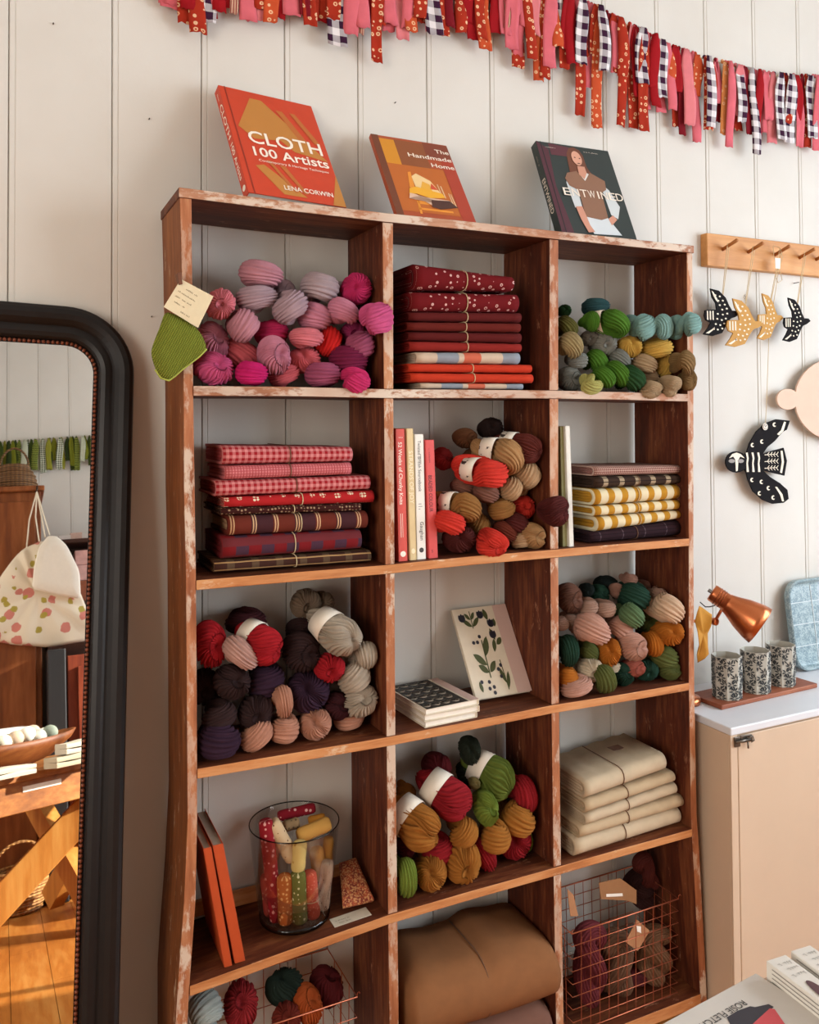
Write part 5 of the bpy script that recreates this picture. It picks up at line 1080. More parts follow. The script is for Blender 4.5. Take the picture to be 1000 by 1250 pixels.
def bird(label, cx_, cy_, sc, colr, peg, mk_col, twist_tail=True, sx=1.0):
    y = WALL_Y-.045-.008*(BN[0] % 2); BN[0] += 1; pts = [PY(*zr(cx_+(a-135)*sc*sx, cy_+(b-400)*sc), y) for a, b in BIRD]; n = len(pts)
    E_ = thing('wooden_bird', label, 'bird ornament', pts[6], 'wooden bird ornaments on the peg rail')
    G().add(pts+[q+V(0, .004, 0) for q in pts], [tuple(range(n)), tuple(range(2*n-1, n-1, -1))]+[(i, n+i, n+(i+1) % n, (i+1) % n) for i in range(n)]).obj('bird_body', colr, E_); body_ = list(E_.children)[0]
    marks = []
    dots = [(110, 330), (128, 335), (122, 352), (140, 352), (128, 370), (148, 368), (138, 388), (156, 384), (120, 405), (140, 408), (158, 404), (118, 425), (136, 430), (152, 424), (112, 446), (130, 450), (146, 444), (120, 468), (138, 464), (104, 466)]
    for a, b in dots: marks.append([zr(cx_+(a+u-135)*sc*sx, cy_+(b+v-400)*sc) for u, v in ell(0, 0, 4.2, 3.4, 8, rot=25)])
    for k in range(3): marks.append([zr(cx_+(a-135)*sc*sx, cy_+(b-400)*sc) for a, b in ((76+k*11, 393), (81+k*11, 393), (82+k*11, 430), (77+k*11, 428))])
    marks.append([zr(cx_+(a-135)*sc*sx, cy_+(b-400)*sc) for a, b in ((95, 312), (103, 318), (118, 345), (122, 360), (112, 350), (104, 335))])
    marks.append([zr(cx_+(a-135)*sc*sx, cy_+(b-400)*sc) for a, b in ((72, 482), (84, 484), (104, 468), (108, 458), (92, 470))])
    g = G()
    for m_ in marks: g.add([PY(*q, y-.0006) for q in m_], [tuple(range(len(m_)))])
    o = g.obj('painted_marks', mk_col, body_); o['kind'] = 'stuff'
    o2, tip = peg; h = (pts[15]+pts[16])/2; m2 = o2+(tip-o2)*.45
    G().tube([h+V(0, .001, -.004), m2+V(-.004, 0, .006), m2+V(.004, 0, .006), h+V(.004, .002, -.004)], .0011, 5).obj('hanging_cord', M_TWINE, E_)
    return E_
M_BLK = plain('151214', .85, var=.1, spec=.15); M_MUST = plain('b8842c', .7, var=.1); M_MARK = flat('e6d8c0')
bird('black spotted wooden bird hanging from the peg by the shelf', 135, 400, 1.0, M_BLK, pegs[0], M_MARK)
bird('mustard spotted wooden bird with a round white tag', 226, 442, 1.02, M_MUST, pegs[1], M_MARK)
bird('small mustard spotted wooden bird between the mustard and black ones', 330, 418, .98, M_MUST, pegs[2], M_MARK, sx=.72)
bird('small black spotted wooden bird next to the pale pink cut-out', 436, 430, .93, M_BLK, pegs[3], M_MARK, sx=.80)
def disc(label, q, rad, y, face, name='paper_tag'):
    c = PY(*zr(*q), y); E_ = thing(name, label, 'tag', c); G().lathe(c, (0, 1, 0), [(0, 0), (0, rad), (.0012, rad), (.0012, 0)], 24).obj('tag_disc', M_PAPER, E_)
    F2 = Face(c+V(-rad, 0, -rad), (2*rad, 0, 0), (0, 0, 2*rad), E_); g = [ell(.5, .5, .40, .40, 18)]; F2.poly('stamp', g[0], flat('4a4440'), 1); F2.poly('stamp_centre', ell(.5, .5, .33, .33, 18), M_PAPER, 2)
    F2.polys('stamp_mark', [[(.46, .25), (.54, .25), (.54, .5), (.46, .5)], [(.27, .70), (.35, .74), (.54, .5), (.46, .45)], [(.65, .74), (.73, .70), (.54, .45), (.46, .5)]], flat('4a4440'), 3)
disc('round white maker tag on the mustard bird', (230, 337), .0085, WALL_Y-.048, None)
disc('round white maker tag on the black owl', (311, 858), .0105, WALL_Y-.032, None)
# small paper tag on a looped cord, third peg
E_ = thing('paper_tag', 'narrow white paper tag on a looped cord hanging from the third peg', 'tag', PY(*zr(360, 225), RY0-.03))
q = [PY(*zr(a, b), RY0-.030) for a, b in ((350, 180), (372, 182), (370, 225), (352, 222))]; G().add(q+[p+V(0, .001, 0) for p in q], [(0, 1, 2, 3), (7, 6, 5, 4), (0, 4, 5, 1), (1, 5, 6, 2), (2, 6, 7, 3), (3, 7, 4, 0)]).obj('tag', M_PAPER, E_)
G().tube([PY(*zr(a, b), RY0-.028) for a, b in ((345, 130), (370, 140), (380, 180), (362, 225), (352, 255), (362, 280), (378, 270), (372, 240), (358, 215), (345, 170), (342, 132))], .001, 5).obj('cord_loop', M_TWINE, E_)
# owl
OY = WALL_Y-.028
def cut(name, outline, mat, parent, y, th=.004):
    P = [PY(*zr(*q), y) for q in outline]; n = len(P); return G().add(P+[q+V(0, th, 0) for q in P], [tuple(range(n)), tuple(range(2*n-1, n-1, -1))]+[(i, n+i, n+(i+1) % n, (i+1) % n) for i in range(n)]).obj(name, mat, parent)
E_ = thing('wooden_owl', 'large black wooden owl ornament with white painted feathers, hanging on a long cord', 'owl ornament', PY(*zr(300, 1168), OY))
head = [(195+43*math.cos(a), 1000+43*math.sin(a)) for a in np.linspace(.7, 2*math.pi-.7, 18)]
owl = head+[(236, 962), (248, 925), (275, 878), (310, 845), (355, 828), (410, 834), (398, 870), (380, 880), (350, 915), (320, 940), (300, 968), (340, 955), (385, 943), (398, 995), (388, 1055), (345, 1045), (302, 1034), (330, 1060), (370, 1085), (400, 1112), (405, 1148), (385, 1164), (340, 1168), (300, 1152), (262, 1118), (242, 1072), (234, 1042)]
owl_b = cut('owl_body', owl, M_BLK, E_, OY)
mk_ = []
for k, xx in enumerate((232, 255, 278)): mk_.append([(xx, 962), (xx+8, 962), (xx+12, 985), (xx+9, 1005), (xx+13, 1040), (xx+4, 1040), (xx+3, 1005), (xx+5, 985)])
mk_ += [[(165, 985), (178, 968), (195, 962), (212, 968), (228, 985), (210, 978), (203, 990), (200, 1035), (193, 1038), (190, 990), (182, 978)]]
mk_ += [[(a+8*math.cos(t), b+9*math.sin(t)) for t in np.linspace(1, 5, 8)]+[(a+3+5*math.cos(t), b+5*math.sin(t)) for t in np.linspace(5, 1, 6)] for a, b in ((348, 850), (298, 918), (260, 932), (258, 1072), (296, 1080), (324, 1105), (288, 1126), (343, 1143))]
mk_ += [[(386, 838), (394, 840), (384, 875), (366, 893), (358, 888), (374, 872)], [(350, 1100), (358, 1100), (380, 1130), (386, 1158), (378, 1158), (370, 1132)], [(372, 955), (380, 955), (386, 1000), (378, 1045), (370, 1042), (377, 1000)]]
for r_ in (968, 995, 1022):
    mk_.append([(308, r_+2), (360, r_-1), (360, r_+1), (308, r_+5)])
    for k in range(4): mk_ += [[(318+k*12, r_+2), (326+k*12, r_-9), (328+k*12, r_-8), (321+k*12, r_+3)], [(318+k*12, r_+2), (326+k*12, r_+12), (328+k*12, r_+11), (321+k*12, r_+2)]]
g = G()
for m_ in mk_: g.add([PY(*zr(*q), OY-.0006) for q in m_], [tuple(range(len(m_)))])
o = g.obj('painted_marks', M_MARK, owl_b); o['kind'] = 'stuff'
g = G()
for a, b in ((176, 996), (212, 996)): g.add([PY(*zr(a+u, b+v), OY-.0009) for u, v in ell(0, 0, 13, 8, 12)], [tuple(range(12))])
g.obj('painted_eyes', flat('8a8078'), owl_b)
G().tube([PY(*zr(311, 858), OY), PY(*zr(318, 700), OY-.004), PY(*zr(325, 500), OY-.0), pegs[2][0]*.5+pegs[2][1]*.5+V(0, 0, .004)], .0010, 5).obj('hanging_cord', M_TWINE, E_)
# pale pink cut-out
E_ = thing('wooden_cutout', 'large pale pink round-headed wooden cut-out hanging on a cord', 'wall ornament', PY(*zr(600, 915), OY))
dk = [(598+168*math.cos(a), 748+166*math.sin(a)) for a in np.linspace(-2.85, 2.85, 40)]+[(402+44*math.cos(a), 748+42*math.sin(a)) for a in np.linspace(.75, 2*math.pi-.75, 18)]
cut('cutout_plate', dk, plain('d8b8a2', .75, var=.06, scale=20), E_, OY, .006)
G().tube([PY(*zr(560, 600), OY), pegs[4][0]*.5+pegs[4][1]*.5+V(0, 0, .004)], .0010, 5).obj('hanging_cord', M_TWINE, E_)
# nails left in the wall
for i, (a, b, wh) in enumerate(((65, 30, 'near the top of the board beside the garland end'), (182, 146, 'in the board beside the orange CLOTH book'), (482, 126, 'in the board above The Handmade Home book'), (185, 387, 'in the board between mirror and green sock'), (846, 173, 'in the board under the long end of the garland'), (969, 346, 'longer one beside the black bird cord'))):
    p = PY(a, b, WALL_Y); tag(G().tube([p+V(0, .006, 0), p+V(0, -.006 if i < 5 else -.02, .001)], .0013, 6).obj('nail', plain('4a3a30', .5, .6)), 'small dark nail '+wh, 'nail', 'nails in the wall')


# ================================================================== cabinet, lamp, cups, tray
CZ, CY, CXL = .734, -.078, 1.297
M_CAB = plain('cdb49a', .55, var=.04, scale=8); M_CTOP = plain('d8dade', .4, var=.03, scale=10)
cab = thing('cabinet', 'low beige painted cabinet with a small latch, beside the shelf', 'cabinet', (1.9, .06, 0))
bevel(G().box(CXL, 2.5, CY+.004, WALL_Y-.016, 0, CZ-.02).obj('cabinet_body', M_CAB, cab), .002)
d0 = PY(900, 930, CY)[0]; dz = PY(902, 897, CY)[2]
bevel(G().box(d0+.001, 1.95, CY-.004, CY+.0035, .08, dz-.001).obj('door', M_CAB, cab), .0015)
bevel(G().box(CXL, d0-.001, CY-.003, CY+.0035, 0, CZ-.02).box(d0-.001, 2.5, CY-.003, CY+.0035, dz+.002, CZ-.02).obj('face_frame', M_CAB, cab), .0012)
ct = tag(bevel(G().box(CXL-.002, 2.52, CY-.006, WALL_Y-.001, CZ-.0195, CZ).obj('countertop', M_CTOP), .003), 'pale white countertop on the beige cabinet', 'countertop')
zl = Z((830, 680), 4.806); M_LATCH = plain('6f675e', .35, .9, .1)
la = thing('door_latch', 'small tarnished metal latch on the beige cabinet door', 'latch', PY(*zl(380, 1110), CY-.006))
def lq(name, pts, y, th, mat=M_LATCH): P = [PY(*zl(*q), y) for q in pts]; n = len(P); return bevel(G().add(P+[q+V(0, th, 0) for q in P], [tuple(range(n)), tuple(range(2*n-1, n-1, -1))]+[(i, n+i, n+(i+1) % n, (i+1) % n) for i in range(n)]).obj(name, mat, la), .0008)
lq('keeper_plate', [(322, 1060), (355, 1055), (358, 1112), (325, 1118)], CY-.0075, .004); lq('latch_plate', [(358, 1050), (425, 1040), (430, 1080), (362, 1092)], CY-.0075, .004)
a_, b2 = PY(*zl(330, 1088), CY-.012), PY(*zl(415, 1068), CY-.012); G().tube([a_, b2], .0032, 10).obj('latch_bolt', M_LATCH, la, smooth=True)
G().tube([PY(*zl(*q), CY-.013) for q in ((398, 1062), (428, 1050), (437, 1075), (420, 1085))], .0018, 8).obj('latch_lever', M_LATCH, la, smooth=True); G().tube([PY(*zl(*q), CY-.012) for q in ((400, 1085), (402, 1122))], .0022, 8).obj('latch_knob', M_LATCH, la, smooth=True)
# serving board
bd0, bd1 = PZ(*zl(247, 872), CZ+.012), PZ(*zl(808, 742), CZ+.012); ex = nrm(V(bd1[0]-bd0[0], bd1[1]-bd0[1], 0)); ey = np.cross(V(0, 0, 1), ex); Lb = np.linalg.norm((bd1-bd0)[:2])
brd = tag(bevel(G().obox(V(bd0[0], bd0[1], CZ+.0004), ex*Lb, ey*.115, V(0, 0, .012)).obj('serving_board', wood('board', '6a3420', '94543a', 'b07050', 'X', 5, .5)), .002), 'reddish wooden serving board under the three patterned cups', 'board')
# cups
def cup_mesh(c, r, h):
    n = 8; E_ = thing('patterned_cup', '', 'cup', c, 'patterned cups on the wooden board')
    g = G(); pr = [(0, .001), (0, r*.96), (h, r), (h, r-.002), (.003, r*.96-.002), (.003, .001)]; g.lathe(c, (0, 0, 1), pr, n); cw_ = g.obj('cup_wall', plain('b4b0a4', .6, var=.05), E_)
    rr = np.random.default_rng(3); lv = []
    for k in range(n):
        a0, a1 = [2*math.pi*(k+q)/n for q in (0, 1)]; u = nrm(np.cross(V(0, 0, 1), V(0, 0, 1)+V(0, 1, 0)*0+V(.0, .0, .0)+V(1e-9, 0, 0))) if False else None
        axis = V(0, 0, 1); uu = nrm(np.cross(axis, V(1, 0, 0))); qq = np.cross(axis, uu)
        p0 = c+(uu*math.cos(a0)+qq*math.sin(a0))*r*.985; p1 = c+(uu*math.cos(a1)+qq*math.sin(a1))*r*.985; ex_ = p1-p0; nn_ = nrm(np.cross(ex_, axis)); nn_ = nn_ if nn_ @ ((p0+p1)/2-c) > 0 else -nn_
        for cy in np.arange(.06, 1, .155):
            cx2 = rr.uniform(.15, .85)
            for a in np.arange(0, 360, 45):
                pl = leafpoly(.002*math.cos(math.radians(a)), .002*math.sin(math.radians(a)), .0125, .0021, a+rr.uniform(-15, 15), 4); P = []
                for s_, t_2 in pl:
                    s2 = min(max(cx2*np.linalg.norm(ex_)+s_*1.0, .0005), np.linalg.norm(ex_)-.0005); z2 = min(max(cy*h+t_2, .001), h-.001); P.append(p0+nrm(ex_)*s2+axis*z2+nn_*(.0009+.012*r*0))
                lv.append(P)
    g = G()
    for P in lv: g.add(P, [tuple(range(len(P)))])
    o = g.obj('leaf_print', plain('2e3234', .6), cw_); o['kind'] = 'stuff'; return E_
cups = []
for k, (x0, x1, yb, lab) in enumerate(((192, 365, 832, 'dark leaf patterned cup at the lamp end of the wooden board'), (360, 533, 796, 'dark leaf patterned cup in the middle of the wooden board'), (512, 677, 756, 'dark leaf patterned cup next to the blue grey tray'))):
    c = PZ(*zl((x0+x1)/2, yb-14), CZ+.0128); m_ = depth(c)/FPX; r = (x1-x0)/4.806*m_/2; c[2] = CZ+.0126
    if k == 0: base = cup_mesh(c, r, .112); o = base
    else: o = copy_tree(base); o.location = tuple(c)
    o['label'] = lab
# copper lamp
lb = V(1.333, .105, CZ); E_ = thing('desk_lamp', 'copper desk lamp with a bell shade standing on the countertop behind the shelf edge', 'lamp', lb)
G().lathe(lb, (0, 0, 1), [(.0004, 0), (.0004, .034), (.010, .037), (.019, .034), (.022, .018), (.022, 0)], 40).obj('lamp_base', M_COPPER, E_, smooth=True)
hd = PY(*zl(187, 206), .07); ho = PY(*zl(472, 403), -.022); ax = nrm(ho-hd); Lh = np.linalg.norm(ho-hd); mph = depth(hd)/FPX/4.806
G().lathe(hd, ax, [(0, .0), (0, 48*mph), (.004, 52*mph), (Lh*.30, 52*mph), (Lh*.31, 56*mph), (Lh*.34, 58*mph), (Lh*.42, 66*mph), (Lh*.62, 92*mph), (Lh*.85, 112*mph), (Lh, 118*mph), (Lh, 114*mph), (Lh*.85, 108*mph), (Lh*.6, 86*mph), (Lh*.42, 58*mph), (Lh*.40, 0)], 48).obj('lamp_shade', M_COPPER, E_, smooth=True)
for f in (.12, .17, .22): G().tube([hd+ax*Lh*f+52.5*mph*(nrm(np.cross(ax, V(0, 1, 0)))*math.cos(a)+np.cross(ax, nrm(np.cross(ax, V(0, 1, 0))))*math.sin(a)) for a in np.linspace(0, 2*math.pi, 33)[:-1]], .0012, 6, closed=True).obj('shade_groove', plain('8a4a2c', .4, .9), E_)
kn = PY(*zl(205, 378), .062); G().lathe(kn, (0, -1, 0), [(-.006, 0), (-.006, 22*mph), (.006, 22*mph), (.008, 16*mph), (.008, 0)], 24).obj('hinge_knob', M_COPPER, E_, smooth=True)
G().tube([kn, hd+ax*Lh*.3], .0042, 10).obj('hinge_arm', M_COPPER, E_, smooth=True)
G().tube([lb+V(-.025, 0, .015), lb+V(-.030, .0, .08), V(lb[0]-.032, lb[1], kn[2]-.02), V(lb[0]-.026, lb[1]-.01, kn[2]+.004), kn], .0042, 10).obj('lamp_arm', M_COPPER, E_, smooth=True)
G().tube([hd+ax*.004, hd-ax*.010], .005, 10).obj('switch', plain('8a8884', .4, .7), E_)
G().tube([PY(*zl(*q), .05) for q in ((120, 265), (150, 292), (175, 292), (205, 285))], .0016, 6).obj('flex', plain('1c1a1a', .6), E_)
# tray
tr = thing('enamel_tray', 'blue grey speckled metal tray standing against the wall on the countertop', 'tray', (1.95, .17, CZ))
A, B = PY(*zl(640, 215), .196), PZ(*zl(700, 690), CZ+.004); B = PY(*zl(712, 700), .165); upv = A-B; upv = nrm(V(0, upv[1], upv[2])); Ht = (PY(*zl(720, 130), .2)[2]-CZ)/upv[2]; xl = PY(*zl(622, 300), .19)[0]; Wt = .40; nnv = np.cross(V(1, 0, 0), upv)
t_ = NT('enamel'); s1 = t_.noise(t_.coord('Object'), 260, 3, .7); s2 = t_.noise(t_.coord('Object'), 60, 3)
t_.base(t_.mix(t_.ramp(t_.math('ADD', t_.math('MULTIPLY', s1, .6), t_.math('MULTIPLY', s2, .4)), [(.45, (0, 0, 0, 1)), (.55, (1, 1, 1, 1))]), lin('6f8790'), lin('a2b4b8')), .35, 0); M_TRAY = t_.m
def rrect(ins, R=.055, n=8):
    out = []
    for cx_, cz_, a0 in ((Wt-R, R, -90), (Wt-R, Ht-R, 0), (R, Ht-R, 90), (R, R, 180)):
        for k in range(n+1): a = math.radians(a0+90*k/n); out.append((cx_+(R-ins)*math.cos(a), cz_+(R-ins)*math.sin(a)))
    return out
o3 = V(xl, .168, CZ+.0006); vs = []; N = len(rrect(0))
for ins, hgt in ((0, .0), (0, .016), (.004, .019), (.008, .016), (.014, .004), (.02, .003)): vs += [o3+V(1, 0, 0)*a+upv*b+nnv*hgt for a, b in rrect(ins)]
fs = [(i*N+k, i*N+(k+1) % N, (i+1)*N+(k+1) % N, (i+1)*N+k) for i in range(5) for k in range(N)]+[tuple(5*N+k for k in range(N)), tuple(range(N-1, -1, -1))]
mk('tray_body', vs, fs, M_TRAY, tr, smooth=False)
for f in (.26, .50, .74): G().obox(o3+V(.02, 0, 0)+upv*Ht*f+nnv*.003, (Wt-.04, 0, 0), upv*.0025, nnv*.0015).obj('tray_line', plain('c4ced0', .4), tr)
for f in (.28, .55, .82): G().obox(o3+V(Wt*f, 0, 0)+upv*.02+nnv*.003, (.0025, 0, 0), upv*(Ht-.04), nnv*.0015).obj('tray_line', plain('c4ced0', .4), tr)
# mustard felt scrap hung on the outer side of the shelf
fo = [(98, 285), (135, 300), (168, 335), (150, 395), (158, 450), (166, 540), (140, 565), (118, 592), (106, 626), (92, 580), (80, 520), (86, 440), (92, 380), (84, 320)]
P = [PY(*zl(*q), -.002) for q in fo]; dx = max(0, rp[-3][1]+.0015-min(q[0] for q in P)); P = [q+V(dx*.4, -.004+.012*math.sin(i*1.7), 0) for i, q in enumerate(P)]
tag(puffy('felt_scrap', P, V(0, -1, 0), .0025, plain('b8822c', .9, var=.15, scale=40, bump=.3)), 'mustard felt scrap hanging on the outer edge of the shelf', 'felt scrap')

# ================================================================== table corner with books and boxes
TZ = .80; zt = Z((850, 1130), 6.667)
A = PZ(923, 1188, TZ+.006); B = PZ(850, 1227.5, TZ+.006); C_ = PZ(1000, 1245, TZ+.006); ab, ac = nrm(B-A), nrm(C_-A); ac = nrm(ac-ab*(ab @ ac))
M_TAB = wood('table', 'b09078', 'c8ac94', 'd8c0aa', 'X', 4, .5)
tb = thing('display_table', 'pale wooden display table carrying booklets and boxes in front of the cabinet', 'table', (A[0]+.3, A[1]-.3, 0))
To = A+V(0, 0, -.0065)+ab*.01+ac*.01-ac*0; To[2] = TZ-.03
e1 = -ab; tcorner = V(A[0], A[1], TZ-.03)+ab*.30+ac*.006
G().obox(tcorner, -ab*.95, ac*.62, (0, 0, .03)).obj('table_top', M_TAB, tb)
for u, v in ((.05, .05), (.88, .05), (.05, .55), (.88, .55)): G().obox(tcorner-ab*u+ac*v-V(0, 0, TZ-.03), -ab*.045, ac*.045, (0, 0, TZ-.03)).obj('leg', M_TAB, tb)
bk = thing('booklet', 'grey-white booklet reading ROSIE FLETCHER lying upside down on the table', 'booklet', A+ab*.11+ac*.14-V(0, 0, .006))
g = G().obox(V(A[0], A[1], TZ+.0004), ab*.24, ac*.30, (0, 0, .0056)); bevel(g.obj('cover', plain('cdc8c0', .55, var=.04, scale=30), bk), .0006)
BF = Face(V(A[0], A[1], TZ+.006), ab*.24, ac*.30, bk)
tp = PZ(*zt(370, 610), TZ+.006); t0 = ((tp-A) @ ab)/.24; tv = ((tp-A) @ ac)/.30
BF.text('author_lettering', 'ROSIE FLETCHER', t0, tv, flat('3a3632'), 2, w=.090, h=.009, bold=.004)
def onbook(name, pts, mat, l): return mk(name, [PZ(*zt(*q), TZ+.0062+.0003*l) for q in pts], [tuple(range(len(pts)))], mat, bk)
onbook('cover_picture', [(250, 745), (340, 690), (440, 655), (480, 662), (590, 638), (632, 660), (600, 690), (450, 810), (280, 810)], flat('34323a'), 1); onbook('cover_picture', [(460, 800), (600, 672), (640, 680), (730, 810), (440, 818)], flat('c84c52'), 2)
def sockbox(label, q0, q1, q2, h, lid):
    """q0 near-left top corner, q1 far-left top corner, q2 a point down the long near edge"""
    a, b, c = [PZ(*zt(*q), TZ+h) for q in (q0, q1, q2)]; sx = nrm(c-a); wy = b-a; wy = wy-sx*(wy @ sx); E2 = thing('cardboard_box', label, 'box', V(a[0], a[1], TZ), 'printed white boxes on the table'); L_ = .24; a = V(a[0], a[1], TZ+h)
    bevel(G().obox(a-V(0, 0, h-.0005), sx*L_, wy, (0, 0, h-.0005)).obj('box_body', plain('ddd8ce', .55, var=.03), E2), .001)
    ft = Face(a, sx*L_, wy, E2) if np.cross(sx, wy)[2] > 0 else Face(a+wy, sx*L_, -wy, E2); flip = np.cross(sx, wy)[2] <= 0
    fr = Face(a-V(0, 0, h), sx*L_, V(0, 0, h), E2)
    G2 = flat('8a847c')
    for k in range(4): fr.poly('printed_line', [(.04, .18+.2*k), (.75-.12*k, .18+.2*k), (.75-.12*k, .23+.2*k), (.04, .23+.2*k)], G2, 1)
    for k in range(3): ft.scribble('printed_marks', .045+.045*k, .85, flat('a8a29a'), 1, w=np.linalg.norm(wy)*.6, h=.006, rot=-90)
    if lid: ft.poly('window', smoothpoly([(.20, .22), (.20, .74), (.62, .74), (.62, .22)], 3), flat('5a3a3e'), 2)
sockbox('white printed box with an oval window, lying beside the booklet', (570, 285), (697, 212), (1000, 615), .026, True)
sockbox('white printed box behind the one with the oval window', (770, 205), (890, 130), (1000, 375), .026, False)
# ================================================================== the leaning mirror
LEAN = math.tan(math.radians(8.0))
mt = PY(165, 450, WALL_Y-.035-LEAN*(1.75-1.62)); mb = PY(147, 1230, WALL_Y-.035-LEAN*(1.75-.41))
m_ez = nrm(mt-mb); m_ex = nrm(V(1, 0, 0)-m_ez*m_ez[0]); m_n = np.cross(m_ez, m_ex)   # n points to the wall
if m_n[1] < 0: m_n = -m_n
MH, MW, FR = .035, .63, .078
def plane_hit(px, py, P0, n): d = ray(px, py); return CAM+d*((P0-CAM) @ n)/(d @ n)
tl = plane_hit(20, 371.5, mt, m_n); HT = float((tl-mb) @ m_ez)
zfloor = -mb[2]/m_ez[2]                                         # along m_ez from mb to the floor
morg = mb+m_ez*zfloor-m_ex*(MW/2)+m_n*MH; MHGT = HT-zfloor
morg = morg+V(0, 0, .008)
def ML(x, h, z): return morg+m_ex*x-m_n*h+m_ez*z
def outline(d, R=.135, n=14):
    W2 = MW/2; out = [(W2-d, d)]
    for cx_, a0 in ((W2-R, 0), (-W2+R, 90)):
        for k in range(n+1): a = math.radians(a0+90*k/n); out.append((cx_+(R-d)*math.cos(a), MHGT-R+(R-d)*math.sin(a)))
    return out+[(-W2+d, d)]
mir = thing('standing_mirror', 'tall black-framed mirror with rounded top and beaded copper inner edge, leaning on the wall', 'mirror', morg)
prof = [(0, 0), (0, .022), (.003, .030), (.010, .0345), (.020, .035), (.030, .032), (.038, .026), (.042, .022), (.047, .0235), (.056, .025), (.064, .022), (.068, .015), (.070, .008), (.078, .008), (.078, 0)]
N = len(outline(0)); vs = []
for d, h in prof: vs += [ML(x, h, z) for x, z in outline(d)]
fs = [(i*N+k, i*N+(k+1) % N, ((i+1) % len(prof))*N+(k+1) % N, ((i+1) % len(prof))*N+k) for i in range(len(prof)) for k in range(N)]
t_ = NT('black_frame'); n1 = t_.noise(t_.coord('Object'), 40, 4); t_.base(t_.mix(n1, lin('0d0b0b'), lin('1c1614')), .40, 0, .3); t_.bump(n1, .15, .001)
mk('mirror_frame', vs, fs, t_.m, mir, smooth=False)
GH = .007
t_ = NT('mirror_glass'); t_.base((.86, .86, .84, 1), .012, 1.0)
mk('mirror_glass', [ML(x, GH, z) for x, z in outline(.076)]+[ML(x, GH-.004, z) for x, z in outline(.076)], [tuple(range(N)), tuple(range(2*N-1, N-1, -1))]+[(k, N+k, N+(k+1) % N, (k+1) % N) for k in range(N)], t_.m, mir)
g = G(); ol = outline(.0735); acc = 0.0
for (x0, z0), (x1, z1) in zip(ol, ol[1:]+ol[:1]):
    L_ = math.hypot(x1-x0, z1-z0); s = acc
    while s < L_: g.ball(ML(x0+(x1-x0)*s/L_, .0098, z0+(z1-z0)*s/L_), .0040, 7, 5); s += .0088
    acc = s-L_
o = g.obj('bead_trim', plain('7a3e24', .4, .3, .2), mir, smooth=True); o['kind'] = 'stuff'; o['label'] = 'copper brown beaded inner trim'
# ------------------------------------------------------------------ what the mirror shows: pixel -> reflected ray
_P0 = ML(0, GH, .5)
def _rf(d): return d-2*m_n*(d @ m_n)
CV = CAM-2*m_n*((CAM-_P0) @ m_n)
def RY(px, py, Y): d = _rf(ray(px, py)); return CV+d*(Y-CV[1])/d[1]
def RZ(px, py, Zv): d = _rf(ray(px, py)); return CV+d*(Zv-CV[2])/d[2]
zm = Z((0, 340), 2.715); zn = Z((0, 780), 2.66)
# green garland on the far wall
FY = Y0+.018; gl = thing('rag_garland', 'green and white rag garland hanging on the far wall, seen in the mirror', 'garland', (-.1, FY, 2.4))
ta, tb_ = RY(*zm(-60, 548), FY), RY(*zm(330, 522), FY); xs_ = np.linspace(-1.3, .9, 96)
G().tube([V(x, FY, ta[2]+(tb_[2]-ta[2])*(x-ta[0])/(tb_[0]-ta[0])) for x in (-1.4, -.6, 0, .5, 1.0)], .0015, 5).obj('string', M_TWINE, gl)
GG = [c_plain('3c4a1e'), c_gingham('d8dcc8', '3a4a28', .014), c_plain('6a6e1c'), c_plain('b8bca4'), c_plain('2c3a1a'), c_stripes('8a9440', [(.012, 0, .5, '3a4820', 'v')]), c_plain('8a8a30')]
for i, x in enumerate(xs_): strip(x+random.uniform(-.008, .008), ta[2]+(tb_[2]-ta[2])*(x-ta[0])/(tb_[0]-ta[0]), ta[2]-random.uniform(.15, .23)+(tb_[2]-ta[2])*(x-ta[0])/(tb_[0]-ta[0]), random.uniform(.026, .04), GG[(i*5+i//7) % 7], .004+.006*(i % 3), gl, FY, flip=1)
# wardrobe with basket
M_CUP = wood('cupboard', '5a2c14', '84481f', 'a8683a', 'Z', 3, .55); CYF = -3.35
cr = RY(*zm(135, 705), CYF); ctop = cr[2]
wd = thing('wardrobe', 'tall brown wooden wardrobe standing against the far wall, seen in the mirror', 'wardrobe', (cr[0]-.5, -3.6, 0))
bevel(G().box(cr[0]-1.0, cr[0], Y0+.02, CYF, 0, ctop).obj('wardrobe_body', M_CUP, wd), .006)
bevel(G().box(cr[0]-.98, cr[0]-.51, CYF, CYF+.02, .1, ctop-.06).obj('door', M_CUP, wd), .004); G().ball((cr[0]-.54, CYF+.03, 1.05), .014, 12, 8).obj('door_knob', M_LATCH, bpy.data.objects[[c.name for c in wd.children if c.name.startswith('door')][-1]], smooth=True); bevel(G().box(cr[0]-.50, cr[0]-.03, CYF, CYF+.02, .1, ctop-.06).obj('door', M_CUP, wd), .004)
bevel(G().box(cr[0]-1.02, cr[0]+.02, Y0+.02, CYF+.03, ctop, ctop+.03).obj('cornice', M_CUP, wd), .006)
def wicker(key, a, b):
    if key not in _mc:
        t = NT('wicker_'+key); c = t.coord('Object'); w1 = t.n('ShaderNodeTexWave', wave_type='BANDS', bands_direction='Z'); w1.inputs['Scale'].default_value = 22; w1.inputs['Distortion'].default_value = 1.2; t.L(c, w1.inputs['Vector'])
        w2 = t.n('ShaderNodeTexWave', wave_type='BANDS', bands_direction='X'); w2.inputs['Scale'].default_value = 14; t.L(c, w2.inputs['Vector']); h = t.math('MULTIPLY', t.math('ADD', w1.outputs['Fac'], .3), t.math('ADD', t.math('MULTIPLY', w2.outputs['Fac'], .5), .5))
        t.base(t.mix(h, lin(b), lin(a)), .7); t.bump(h, .8, .006); _mc[key] = t.m
    return _mc[key]
